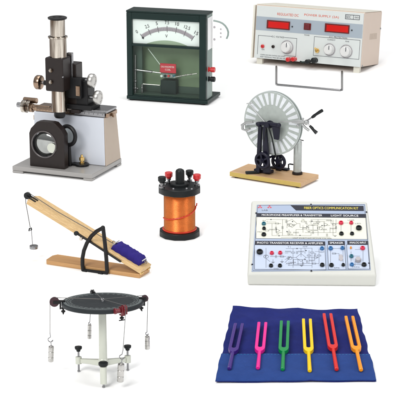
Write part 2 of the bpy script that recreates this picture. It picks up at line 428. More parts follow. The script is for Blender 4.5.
    out = [(x0, 7.3), (x1, 7.3), (x1, zt - 12), (x1 - 3, zt - 7), (x1 - 10, zt - .6), (x1 - 14, zt), (x0 + 13, zt), (x0 + 9, zt - .8), (x0 + 2, zt - 8), (x0, zt - 13)]
    ca, cb = pl.ab(44, 144.5); rr = 14.2
    # plate with round hole: front/back rings bridged
    mb = MB(); N = 64
    def outer(ang):
        d = V((math.cos(ang), math.sin(ang))); best = None
        for (ax, ay), (bx, by) in zip(out, out[1:] + out[:1]):
            e = V((bx - ax, by - ay)); det = d.x * -e.y + e.x * d.y
            if abs(det) < 1e-9: continue
            qx, qy = ax - ca, ay - cb
            t = (qx * -e.y + e.x * qy) / det; u = (d.x * qy - d.y * qx) / det
            if t > 0 and -1e-6 <= u <= 1 + 1e-6 and (best is None or t < best): best = t
        return (ca + d.x * best, cb + d.y * best)
    angs = sorted([2 * math.pi * i / N for i in range(N)] + [math.atan2(y - cb, x - ca) % (2 * math.pi) for x, y in out])
    rings = []
    for h, inner in ((0, True), (0, False), (-9, False), (-9, True)):
        rings.append([pl.at(*((ca + rr * math.cos(a), cb + rr * math.sin(a)) if inner else outer(a)), h) for a in angs])
    n = len(angs); vs = sum(rings, []); fs = []
    for k in range(4):
        for i in range(n): fs.append((k * n + i, k * n + (i + 1) % n, ((k + 1) % 4) * n + (i + 1) % n, ((k + 1) % 4) * n + i))
    mb.poly(vs, fs).build('lens_housing', 'blackbrown', E, .5)
    c3 = pl.at(ca, cb, 0)
    MB().torus(c3 + V((0, -.2, 0)), (0, 1, 0), 13.6, .8, 56).build('lens_ring', 'darkring', E)
    MB().lathe([(0, -2.2)] + [(13.2 * math.sin(t), -2.2 + 4.5 * (1 - math.cos(t))) for t in [.15, .3, .5, .7, .9, 1.1, 1.3]] + [(13, 3.5), (0, 3.5)], c3 + V((0, 2.4, 0)), (0, 1, 0), 56).build('mirror', 'lens', E)
    c = pl.ab(50, 147); 
    mm = MB(); mm.disc(pl, c[0] + 2, c[1] - 1, 5.2, -.4, .3, 28); mm.build('pale_disc', 'ivory', E, .2)  # small ivory disc, off-centre in front of the mirror
    # ring condenser behind
    c = F.v(68, 135.5, 22); rg = MB().torus(c, (0.25, 1, 0), 9.6, 2.1, 48).build('condenser_ring', 'black', E)
    MB().lathe([(0, -.4), (8.2, -.4), (8.2, .4), (0, .4)], c, (0.25, 1, 0), 40).build('condenser_glass', 'pane', rg)
    MB().cyl((c.x + 1, 22, 7.2), (c.x + 1, 22, c.z - 10), 2.4, 1.8).build('condenser_post', 'black', E)
    p = F.z(82, 165.5, 7.3); q = F.z(66, 168, 7.3)
    MB().lathe([(0, 0), (7.2, 0), (7.2, 2.2), (0, 2.2)], p, n=36).box(q.x, p.x, p.y - 4, p.y + 4, 7.3, 9.3).build('clamp_foot', 'black', E, .5)
    MB().lathe([(0, 0), (2.6, 0), (2.6, 1.5), (1.5, 1.8), (1.5, 3), (2.8, 3.2), (2.8, 6.2), (1.2, 6.8), (1.2, 9), (0, 9.2)], p + V((0, 0, 2.3)), n=24).build('binding_post', 'brass', E)
microscope()

# ---------------------------------------------------------------- demonstration meter
def meter():
    F = Frame('demonstration_meter', 'dark green box meter with a wide white curved scale above a clear window', 'meter', 206, 105.5, 17)
    E = F.e; pl = Plane(F, (0, 0, 0), (1, 0, 0), (0, 0, 1))
    W = -F.v(127, 60, 0).x; H = F.v(206, 15.2, 0).z - 1; DP = 22.
    MB().box(-W - .6, 2, -1, 44, 1.5, 5).build('base', 'greenblack', E, .5)
    for x, y in ((-4, 3), (-W + 4, 3), (-4, 38), (-W + 4, 38)):
        MB().lathe([(0, 0), (2.4, 0), (2.8, 1.5), (0, 1.5)], (x, y, 0), n=20).build('foot', 'blackrub', E)
    zm = pl.ab(166, 46.5)[1]; zb = pl.ab(166, 97)[1]
    f = MB().box(-W, -W + 5.6, -.6, 4, 5.1, H).box(-7, 0, -.6, 4, 5.1, H)
    f.box(-W + 5.6, -7, -.6, 4, H - 6.5, H).box(-W + 5.6, -7, -.6, 4, zm - 1.2, zm + 1.2).box(-W + 5.6, -7, -.6, 4, 5.1, zb)
    f.build('front_frame', 'greenblack', E, .35)
    MB().box(-W - .4, .4, -.4, DP + .4, H + .1, H + 2).build('lid', 'greenblack', E, .5)
    MB().box(-W, -W + 1.2, 4.1, DP - 1.3, 5.1, H).build('side_panel', 'greendk', E, .2)
    zc = F.u(210, 50, 0).z
    MB().box(-1.2, 0, 4.1, DP - 1.3, 5.1, H).build('side_panel', 'greyside', E, .2)
    MB().box(-W + .1, -.1, DP - 1.2, DP, 5.1, H).build('back_panel', 'green', E, .2)
    MB().box(-W + 1.3, -1.3, DP - 2.4, DP - 1.3, 6.3, F.v(166, 85.5, DP - 2).z).build('shade_strip', 'greendk', E, .2)  # dark green strip painting the shade low inside the window
    MB().box(-W + 1.3, -1.3, 4.2, DP - 1.4, 5.1, 6.2).build('floor_panel', 'greendk', E)
    a, b = F.v(133.2, 60, 7), F.v(140.8, 60, 7)
    MB().box(a.x - 3, b.x, 11, 14, 6.3, zm - 1).build('dark_strip', 'greendk', E, .2)  # upright dark green strip at the left of the window
    # dial
    MB().box(-W + 5.7, -7.1, 2.4, 3.4, zm + 1.3, H - 6.6).build('dial_plate', 'dial', E)
    dp = Plane(F, (0, 2.4, 0), (1, 0, 0), (0, 0, 1))
    al, bl = dp.ab(142, 36.5); am, bm_ = dp.ab(168, 29); ar, br = dp.ab(193, 38.2)
    # circle through three points
    ax, ay, bx, by, cx, cy = al, bl, am, bm_, ar, br
    dd = 2 * (ax * (by - cy) + bx * (cy - ay) + cx * (ay - by))
    ux = ((ax * ax + ay * ay) * (by - cy) + (bx * bx + by * by) * (cy - ay) + (cx * cx + cy * cy) * (ay - by)) / dd
    uy = ((ax * ax + ay * ay) * (cx - bx) + (bx * bx + by * by) * (ax - cx) + (cx * cx + cy * cy) * (bx - ax)) / dd
    Rd = math.hypot(ax - ux, ay - uy)
    t0, t1 = math.atan2(bl - uy, al - ux), math.atan2(br - uy, ar - ux)
    pt = lambda r, t: (ux + r * math.cos(t), uy + r * math.sin(t))
    n = 40; T = [t0 + (t1 - t0) * i / n for i in range(n + 1)]
    MB().prism(dp, [pt(Rd + 1.9, t) for t in T] + [pt(Rd - 1.9, t) for t in reversed(T)], .05, .2).build('scale_arc', 'scalegrey', E)
    tk = MB()
    for i in range(61):
        t = t0 + (t1 - t0) * i / 60; big = i % 10 == 0
        tk.line(dp, [pt(Rd - (3 if big else 1.9), t), pt(Rd + (3 if big else 1.2), t)], .42 if big else .16, .22, .3)
    tk.disc(dp, *pt(Rd - 1.6, t0 - .004), 1.1, .24, .34)
    for i, s in enumerate(['0', '2.5', '5', '7.5', '10', '12.5', '15']):
        t = t0 + (t1 - t0) * i / 6 + (.03 if i == 0 else 0); a, b = pt(Rd + (6.4 if i else 7), t)
        tk.text(dp, s, a, b, 1.9 * max(1, len(s.replace('.', ''))) + .5 * s.count('.'), 3.4, .3, (t - math.pi / 2) * .8)
    a, b = dp.ab(166.5, 36); tk.text(dp, 'V', a, b, 2.4, 3.2, .3)
    tk.build('scale_markings', 'ink', E, flat=True)
    # green segment at the bottom of the dial
    a0, b0 = dp.ab(147, 45.5); a1, b1 = dp.ab(188, 47.5); b0 = zm + 1.35; am, b2 = dp.ab(167, 40.5)
    seg = []
    for i in range(25):
        k = i / 24 * 2 - 1; seg.append((am + k * (a1 - a0) / 2, b0 + (b2 - b0) * (1 - abs(k) ** 2.0)))
    MB().prism(dp, list(reversed(seg)), .05, .2).build('dial_segment', 'dialgreen', E)
    # window and movement
    MB().box(-W + 5.7, -7.1, 1.2, 1.9, zb + .1, zm - 1.3).build('window', 'pane', E)
    vb = 12.
    p, q = F.v(160.5, 80, vb), F.v(176, 80, vb)
    mg = MB().box(p.x, q.x, vb, vb + 8, 6.3, F.v(168, 80.5, vb).z); mg.build('magnet_block', 'greenblack', E, .5)
    lp = Plane(F, (0, vb - 2, 0), (1, 0, 0), (0, 0, 1))
    a, b = lp.ab(168, 68.3); MB().rect(lp, a, b, 17, 9.5, -1, .3).build('name_plate', 'redlabel', E, .25)
    t = MB().text(lp, 'GALVANOMETER', a - .3, b + 1.5, 14, 1.8, .38); t.text(lp, 'COIL', a, b - 1.4, 6, 1.8, .38); t.build('lettering', 'whiteink', E, flat=True)
    a, b = lp.ab(168, 76)
    c = MB().rect(lp, a, b, 15, 4.6, -4, -1)
    c.build('coil_bridge', 'greyside', E, .4)
    for px, m in ((161.5, 'dial'), (165, 'greenblack'), (168.5, 'red'), (171.5, 'steel'), (174, 'teal')):
        a, b = lp.ab(px, 76); MB().disc(lp, a, b, 1.35, -1, .4).build('terminal', m, E, .2)
    MB().tube([F.v(148, 48.5, 9), F.v(160, 64.5, 9)], .42).build('pointer', 'dial', E)
    w = MB(); w.tube([F.v(134, 69.5, 8), F.v(161, 73, 9)], .7); w.tube([F.v(146, 71, 7.6), F.v(152, 71.8, 7.6)], 1.4, 12); w.build('left_spindle', 'steel', E)
    w = MB(); w.tube([F.v(174, 77.3, 9), F.v(186, 75, 9), F.v(197, 73.5, 9)], .6)
    for px, py in ((181, 76), (186, 75), (191, 74.3)): w.sphere(F.v(px, py, 9), 1.1, 8)
    w.build('right_spindle', 'alu', E)
    w = MB(); w.tube([F.v(143, 84, 10), F.v(160, 85.3, 10)], .6); w.build('zero_lever', 'alu', E)
    w = MB(); w.tube([F.v(135.3, 55, 8), F.v(135.3, 93, 8)], .7)
    for py in (69.5, 81, 88): w.sphere(F.v(135.3, py, 8), 1.7, 8)
    w.build('spring_post', 'steel', E)
    w = MB(); w.tube([F.v(142, 84, 9), F.v(142, 93, 9)], 1.0); w.sphere(F.v(137.5, 88.5, 9), 1.1, 8); w.sphere(F.v(142, 88, 9), 1.4, 8); w.build('spring_post', 'steel', E)
    # side fittings
    sp = Plane(F, (0, 0, 0), (0, 1, 0), (0, 0, 1))
    for py, m in ((69.5, 'red'), (79, 'blackrub')):
        k = F.u(209.5, py, 1); MB().lathe([(0, 0), (2.6, 0), (2.6, 1), (1.9, 1.2), (1.9, 2.4), (2.6, 2.6), (2.7, 6.2), (2.2, 6.8), (0, 6.9)], (0, k.y, k.z), (1, 0, 0), 24).build('binding_post', m, E)
    z1, z0 = F.u(209, 17.5, .3).z, F.u(209, 49.5, .3).z
    MB().box(.1, .8, 4.5, DP - 2, z0, z1).build('cover_strip', 'plateplastic', E, .2)
    hp = Plane(F, (0, 14, 0), (1, 0, 0), (0, 0, 1))
    arc = [(213.5, 20.6), (216.5, 21.2), (219.5, 22), (222.5, 23.4), (225.2, 25.8), (227.2, 28.8), (228.2, 32), (228, 35.2), (226.6, 38.6)]
    pts = [hp.ab(*p) for p in arc]
    MB().prism(hp, [hp.ab(*p) for p in [(213.3, 49), (213.5, 20.6)]] + pts[1:] + [hp.ab(222.5, 43), hp.ab(218, 49)], -.6, .6).build('handle_plate', 'plateplastic', E, .2)
    MB().tube([hp.at(a, b, 0) for a, b in pts], .95, 10).build('handle_rim', 'greyside', E)
    for px, py, r in ((214.6, 27, 1.1), (214.6, 39.2, 1.1), (221, 29, .8), (221, 33, .8), (221, 36.8, .8)):
        a, b = hp.ab(px, py); MB().disc(hp, a, b, r, .6, 1.0, 16).build('screw', 'scalegrey', E)
meter()

# ---------------------------------------------------------------- power supply
def psu():
    F = Frame('power_supply', 'cream bench power supply with two red displays and a wire handle', 'power supply', 360, 73.6, 20, tilt=7, off=(0, 0, -6))
    E = F.e; pl = Plane(F, (0, 0, 0), (1, 0, 0), (0, 0, 1))
    W = -F.v(255.3, 40, 0).x; z0 = .4; H = F.v(361, 13.2, 0).z; DP = 53.
    MB().box(-W - 1.6, .5, .8, DP, z0, H + .8).build('cover', 'cream', E, .9)
    MB().box(-W - 3.6, -W - 1.7, -1.6, DP, z0 - .4, H + .4).build('side_edge', 'cream2', E, .5)
    MB().box(-W, 0, -1, .7, z0, H).build('front_panel', 'psufront', E, .3)
    MB().box(-W - 1.6, .5, 2, DP - 2, H + .85, H + 1.5).build('top_panel', 'cream2', E, .3)
    fp = Plane(F, (0, -1, 0), (1, 0, 0), (0, 0, 1))
    ww = lambda px: px / math.cos(R(20) + F.az * 0)
    a, b0 = fp.ab(306, 33.4); _, b1 = fp.ab(306, 19.2)
    MB().prism(fp, [(-W + .2, b0 - .5), (-.2, b0 - .5), (-.2, b1 - .8), (-W + .2, b1 - .8)], .02, .12).build('band', 'psuband', E)
    for x0, y0, x1, y1 in ((267, 20.3, 290, 29.6), (325, 24, 349.5, 33)):
        (a0, c0), (a1, c1) = fp.ab(x0, y0 + .0), fp.ab(x1, y0 + (2 if x0 < 300 else 1.4))
        ca, cb = fp.ab((x0 + x1) / 2, (y0 + y1) / 2); w = a1 - a0; h = 8.6
        d = MB().rect(fp, ca, cb, w, h, .1, 1.0).build('display', 'ledframe', E, .2)
        MB().rect(fp, ca + .4, cb - .1, w - 3, h - 2.4, 1.0, 1.25).build('display_window', 'ledred', d, .15)
        MB().disc(fp, ca + w / 2 + 2.6, cb - .6, .8, .1, .7).build('indicator', 'ink', E, .15)
    ca, cb = fp.ab(307.6, 26.6); s = MB().rect(fp, ca, cb, 7.6, 6.8, .1, 1.0).build('power_switch', 'ledframe', E, .3)
    MB().prism(fp, [(ca - 2.4, cb - 2.4), (ca + 2.4, cb - 2.4), (ca + 2.4, cb + 2.4), (ca - 2.4, cb + 2.4)], 1.0, 2.0).build('rocker', 'maroon', s, .5)
    t = MB(); ca, cb = fp.ab(294, 14.7 + .9); t.text(fp, 'REGULATED DC', fp.ab(288, 14.6)[0], fp.ab(288, 14.6)[1] - .1, ww(22), 2.6, .15)
    a, b = fp.ab(321.5, 16.3); t.text(fp, 'POWER SUPPLY (2A)', a, b, ww(35), 2.9, .15)
    t.build('title_lettering', 'redink', E, flat=True)
    k = MB(); a, b = fp.ab(352.5, 17.2); k.outline(fp, a, b, ww(14), 4.2, .5, .03, .15); k.line(fp, [(a + 1, b - 2), (a + 1, b + 2)], .4, .03, .15)
    k.text(fp, 'SEC', a - 4.2, b, 5.5, 2.4, .15); k.text(fp, '001', a + 4.6, b, 4.4, 1.7, .15)
    # left box, open outline
    ca, cb = fp.ab(277, 46.3); k.line(fp, [(ca - ww(6), cb + 9.6), (ca - ww(20), cb + 9.6), (ca - ww(20), cb - 9.6)], .35, .03, .12)
    k.line(fp, [(ca + ww(7), cb + 9.6), (ca + ww(20), cb + 9.6), (ca + ww(20), cb - 8.6), (ca + ww(8), cb - 8.6)], .35, .03, .12)
    k.text(fp, 'D.C. VOLTAGE', ca + .4, cb + 9.6, ww(12.5), 1.7, .14)
    k.text(fp, 'COARSE AND FINE CONTROL FOR OUTPUT', ca - 4, cb - 9.8, ww(26), 1.2, .14)
    k.text(fp, 'KEEP TERMINALS FREE BEFORE USE', ca - 4, cb - 11.9, ww(26), 1.2, .14)
    ca, cb = fp.ab(307, 34.6); k.text(fp, 'POWER', ca, cb - .6, 5.6, 1.2, .14)
    ca, cb = fp.ab(336.5, 48.2); k.outline(fp, ca, cb + .3, ww(46), 19, .35, .03, .12)
    k.text(fp, 'CURRENT', ca - 6, cb + 7.9, ww(8), 1.3, .14); k.text(fp, 'FINE', ca + 11, cb + 7.6, 4, 1.2, .14)
    k.text(fp, 'O.C. PROTECTION', ca + 1, cb + 10.8, ww(18), 1.7, .14)
    a, b = fp.ab(263, 49.5); k.text(fp, 'ON', a, b, 3, 1.2, .14)
    k.build('panel_markings', 'greyink', E, flat=True)
    def jack(px, py, m, r):
        a, b = fp.ab(px, py); MB().lathe([(0, .02), (r, .02), (r, 1.2), (r * .6, 1.8), (r * .5, 1.2), (0, 1.2)], fp.at(a, b), (0, -1, 0), 24).build('socket', m, E)
    jack(262.8, 46.3, 'red', 1.9); jack(273.3, 46.6, 'blackbrown', 1.6)
    def knob(px, py, r):
        a, b = fp.ab(px, py); o = MB().lathe([(0, .02), (r * 1.12, .02), (r * 1.12, .8), (r, 1.2), (r * .93, 5.2), (r * .8, 6), (0, 6)], fp.at(a, b), (0, -1, 0), 12, .2).build('control_knob', 'whiteplastic', E, .35)
        MB().rect(fp, a + r * .3, b + r * .45, .7, r * .8, 6.0, 6.2).build('pointer_mark', 'greyink', o)
        q = MB().torus(fp.at(a, b, .3), (0, 1, 0), r * 1.2, .35, 36, 6).build('skirt', 'scalegrey', o)
    knob(287, 47.2, 5.6); knob(329.5, 49.6, 5.0); knob(346.2, 51.4, 5.4)
    a, b = fp.ab(317.2, 50.6); MB().lathe([(0, .02), (2.6, .02), (2.6, .8), (1.4, 1), (1.2, 3), (0, 3)], fp.at(a, b), (0, -1, 0), 6).tube([fp.at(a, b, 2), fp.at(a + .3, b + 2.6, 7)], [.7, 1.1], 10).build('toggle_switch', 'brass', E)
    for px, py, m, s in ((289.8, 59.3, 'red', 1), (295, 59.0, 'red', 1), (309, 61.4, 'blackrub', 1), (315.5, 60.2, 'blackrub', 1.25)):
        a, b = fp.ab(px, py); r = 2.2 * s
        MB().lathe([(0, .02), (r, .02), (r, 1), (r * .7, 1.2), (r * .7, 2.2), (r, 2.4), (r * 1.05, 6), (r * .7, 6.6), (0, 6.6)], fp.at(a, b), (0, -1, 0), 20).build('output_terminal', m, E)
    p = [fp.at(*fp.ab(301, 61.4), 2), fp.at(*fp.ab(304, 62), 4), fp.at(*fp.ab(308, 61.7), 4)]
    MB().tube(p, .8).build('output_lead', 'greenblack', E)
    for x, y in ((-W + 5, 4), (-5, 4), (-5, DP - 7), (-W + 5, DP - 7)):
        MB().box(x - 3.2, x + 3.2, y - 2, y + 3, (-6 if y < 10 else -.6), z0 - .1).build('foot', 'cream2' if y < 10 else 'blackrub', E, .4)
    for px, py in ((362.3, 66), (384, 28.5)):
        k = F.u(px if px < 370 else 380.5, py, .6); MB().lathe([(0, 0), (1.1, 0), (.8, .7), (0, .8)], (.5, k.y, k.z), (1, 0, 0), 16).build('cover_screw', 'steel', E)
    v = MB()
    for i in range(7):
        y = 20 + i * 3.2; v.box(.45, .62, y, y + 1.6, 27, 33)
    v.build('vent_slots', 'tan', E)
    g = lambda x, y: F.mi @ floor_at(x, y, .0035)
    h = [g(276.3, 66.5), g(276.3, 82), g(276.4, 83.8), g(277.6, 84.6), g(340.5, 90.1), g(341.8, 89.6), g(342, 88), g(342, 71.5)]
    MB().tube(h, 1.0, 12).build('carry_handle', 'steel', E)
psu()

# ---------------------------------------------------------------- Wimshurst machine
def wimshurst():
    F = Frame('wimshurst_machine', 'electrostatic machine with a round pale striped disc on a wooden board', 'electrostatic machine', 301, 189, 28)
    E = F.e; W = 83.; DP = 38.
    MB().box(-W, 0, 0, DP, 1.6, 6.4).build('base_board', 'wood3', E, .5)
    MB().box(-W + .3, -.3, -.35, -.02, 1.8, 6.1).build('edge_strip', mat('ochre_edge', (.46, .33, .08), .5), E)
    for x, y in ((-W + 6, 4), (-6, 4), (-W + 6, DP - 5), (-6, DP - 5)):
        MB().lathe([(0, 0), (2, 0), (2.2, 1.6), (0, 1.6)], (x, y, 0), n=16).build('foot', 'blackrub', E)
    C = F.v(273.3, 123, 18); Rr = 32.4
    def plate(v, name, dirn):
        c = V((C.x, v, C.z))
        d = MB().lathe([(0, -.5), (Rr, -.5), (Rr, .5), (0, .5)], c, (0, 1, 0), 96).build(name, 'disc', E)
        f = MB(); f2 = MB(); n = 26
        pl = Plane(F, c, (1, 0, 0), (0, 0, 1))
        for i in range(n):
            a = 2 * math.pi * (i + .5 * (dirn < 0)) / n; hw = math.pi / n * .58
            pt = lambda r, t: (r * math.sin(t), r * math.cos(t))
            f.prism(pl, [pt(19.4, a - hw * .8), pt(19.4, a + hw * .8), pt(31.2, a + hw), pt(31.2, a - hw)], .52, .72) if dirn > 0 else f.prism(pl, [pt(19.4, a - hw * .8), pt(19.4, a + hw * .8), pt(31.2, a + hw), pt(31.2, a - hw)], -.72, -.52)
        f.build('foil_sectors', 'foil', d)
        MB().torus(c, (0, 1, 0), Rr, .55, 96, 6).build('rim', 'foil2', d)
    plate(16, 'front_disc', 1); plate(20, 'rear_disc', -1)
    MB().cyl((C.x, 5, C.z), (C.x, 31, C.z), 2.2).build('axle', 'inkblue', E)
    MB().lathe([(0, 0), (4, 0), (4, 2), (2.6, 2.4), (2.6, 5), (0, 5)], (C.x, 10, C.z), (0, 1, 0), 32).build('hub', 'inkblue', E, .3)
    # iron frame
    P = lambda px, py, v=8: F.v(px, py, v)
    pl = Plane(F, (0, 8, 0), (1, 0, 0), (0, 0, 1)); q = lambda *p: [pl.ab(*k) for k in p]
    # front A-frame
    MB().prism(pl, q((256.5, 172.5), (260.2, 172.5), (262.2, 127), (259, 124)), -1.5, 2).prism(pl, q((264, 172.5), (270.5, 172.5), (266.4, 124), (263.4, 127)), -1.5, 2).prism(pl, q((258, 158), (268.4, 158), (268, 154.5), (258.3, 154.5)), -1.4, 1.9).build('upright', 'inkblue', E, .5)
    MB().tube([P(257, 124.3), P(262, 123.6), P(270, 123.8), P(280, 125.6)], [2.2, 2.0, 2.0, 2.2], 14).build('bearing_bar', 'inkblue', E)
    for px, py in ((258.5, 124.3), (278.7, 125.3)): MB().sphere(P(px, py, 6.5), 2.5, 10).build('bar_end', 'inkblue', E)
    MB().prism(pl, q((272.3, 126), (279.7, 127), (278.6, 140), (274.2, 139)), -2, 1.2).build('bracket', 'inkblue', E, .5)
    MB().tube([P(268.5, 127, 6), P(272, 138, 6), P(274.5, 150, 9), P(276, 157, 12)], .8).build('drive_belt', 'blackrub', E)
    MB().tube([P(266.5, 127, 6), P(264, 140, 6), P(268, 152, 9)], .6).build('drive_belt', 'blackrub', E)
    # rear upright
    MB().box(C.x - 3, C.x + 3, 29, 32, 6.4, C.z + 2).build('upright', 'inkblue', E, .5)
    def wheel(px, py, v, r):
        c = F.v(px, py, v); d = MB().torus(c, (0, 1, 0), r - 1.3, 1.6, 44, 10)
        for i in range(5):
            a = 2 * math.pi * i / 5 + .5; d.bar(c, c + V((math.cos(a) * (r - 1.5), 0, math.sin(a) * (r - 1.5))), 1.7, 2.6, (0, 1, 0))
        d.cyl(c - V((0, 2.2, 0)), c + V((0, 2.2, 0)), 2.7); d.build('drive_wheel', 'inkblue', E)
        return c
    c1 = wheel(262.3, 160.5, 3.5, 8.6); c2 = wheel(278.6, 161.5, 22, 8.2)
    MB().cyl((c1.x, 0, c1.z), (c1.x, 30, c1.z), 1.2).build('drive_shaft', 'inkblue', E)
    p = F.z(264, 172.5, 6.5)
    MB().box(p.x - 10, p.x + 9, p.y - 4, p.y + 5, 6.45, 10).build('frame_foot', 'inkblue', E, .8)
    p = F.z(281, 169.3, 6.5); MB().box(p.x - 12, p.x + 9, p.y - 3, p.y + 3, 6.45, 8.4).build('frame_foot', 'inkblue', E, .6)
    p, r = F.z(245.5, 174, 6.5), F.z(259, 173.4, 6.5)
    MB().bar(p + V((0, 0, 1.5)), r + V((0, 0, 1.5)), 4, 2.4).build('crank_handle', 'blackrub', E, .6)
    p = F.z(288.5, 170, 6.5); MB().tube([p, p + V((0, 0, 6)), p + V((1.5, 0, 6.6)), p + V((8, 0, 6.6))], .7).build('discharge_hook', 'blackrub', E)
    # collectors
    g = MB().tube([P(249, 121.9, 10), P(262, 121.6, 10)], .55); g.tube([P(279, 121.8, 10), P(300, 121.6, 10)], .55); g.build('collector_rod', 'combmetal', E)
    g = MB().tube([P(241.5, 125.5, 10), P(246, 122.5, 10), P(253, 121.8, 10)], 1.3, 12); g.tube([P(242, 129, 10), P(246, 130.5, 10), P(250, 128.5, 10)], 1.1, 12); g.tube([P(242.5, 124.5, 10), P(242.5, 129, 10)], 1.4, 12)
    g.build('collector_comb', 'combmetal', E)
    g = MB().tube([P(292, 121.8, 10), P(299, 121.6, 10), P(307, 122.5, 10)], [1.2, 2.2, 1.4], 12)
    g.tube([P(302, 124, 10), P(305.5, 128, 10), P(309, 130.5, 10)], 1.3, 12); g.sphere(P(306.6, 122.3, 10), 2.7, 12); g.sphere(P(303, 118.8, 10), 1.2, 10); g.sphere(P(298, 125.5, 10), 1.5, 10)
    g.build('collector_comb', 'combmetal', E)
    MB().tube([P(306, 121.5, 9), P(312.5, 117, 9)], .8).tube([P(307, 123.5, 9), P(310, 126, 9)], .8).build('discharge_rod', 'steel', E)
    MB().tube([P(312, 117.4, 9), P(314, 116, 9), P(316, 114.4, 9), P(320, 111.8, 9), P(322.4, 110.4, 9)], [1.3, 1.7, 1.4, 1.7, 1.6], 12).build('insulated_handle', 'blackrub', E)
    MB().tube([P(309.8, 125.8, 9), P(312, 128, 9), P(313.5, 130, 9), P(316.6, 133, 9)], [1.2, 1.5, 1.4, 2.0], 12).build('insulated_handle', 'blackrub', E)
    MB().tube([P(249, 103.3, 9), P(265, 122.6, 9)], .65).tube([P(246.6, 103.6, 9), P(252.5, 103, 10)], .6).build('neutraliser_rod', 'combmetal', E)
    # Leyden jar
    b = F.z(297.3, 174, 6.5); zt = F.v(297.3, 141.5, b.y).z; zh = F.v(297.3, 153, b.y).z
    MB().lathe([(0, 0), (5.3, 0), (5.3, 1.8), (4.6, 2.6), (0, 2.6)], b, n=36).build('jar_foot', 'blackbrown', E)
    MB().lathe([(4.2, 2.7), (4.2, zt - 6.5), (3.9, zt - 6.4), (3.9, 2.7)], b, n=40).build('leyden_jar', 'jar', E)
    MB().lathe([(0, 2.8), (3.7, 2.8), (3.7, zh - 6.5), (0, zh - 6.5)], b, n=36).build('jar_foil', 'foil2', E)
    MB().tube([b + V((0, 0, zh - 7)), b + V((0, 0, zt - 4.8)), b + V((1, 0, zt - 4.3)), b + V((6.5, 0, zt - 4.6))], .5).build('jar_hook', 'blackrub', E)
wimshurst()

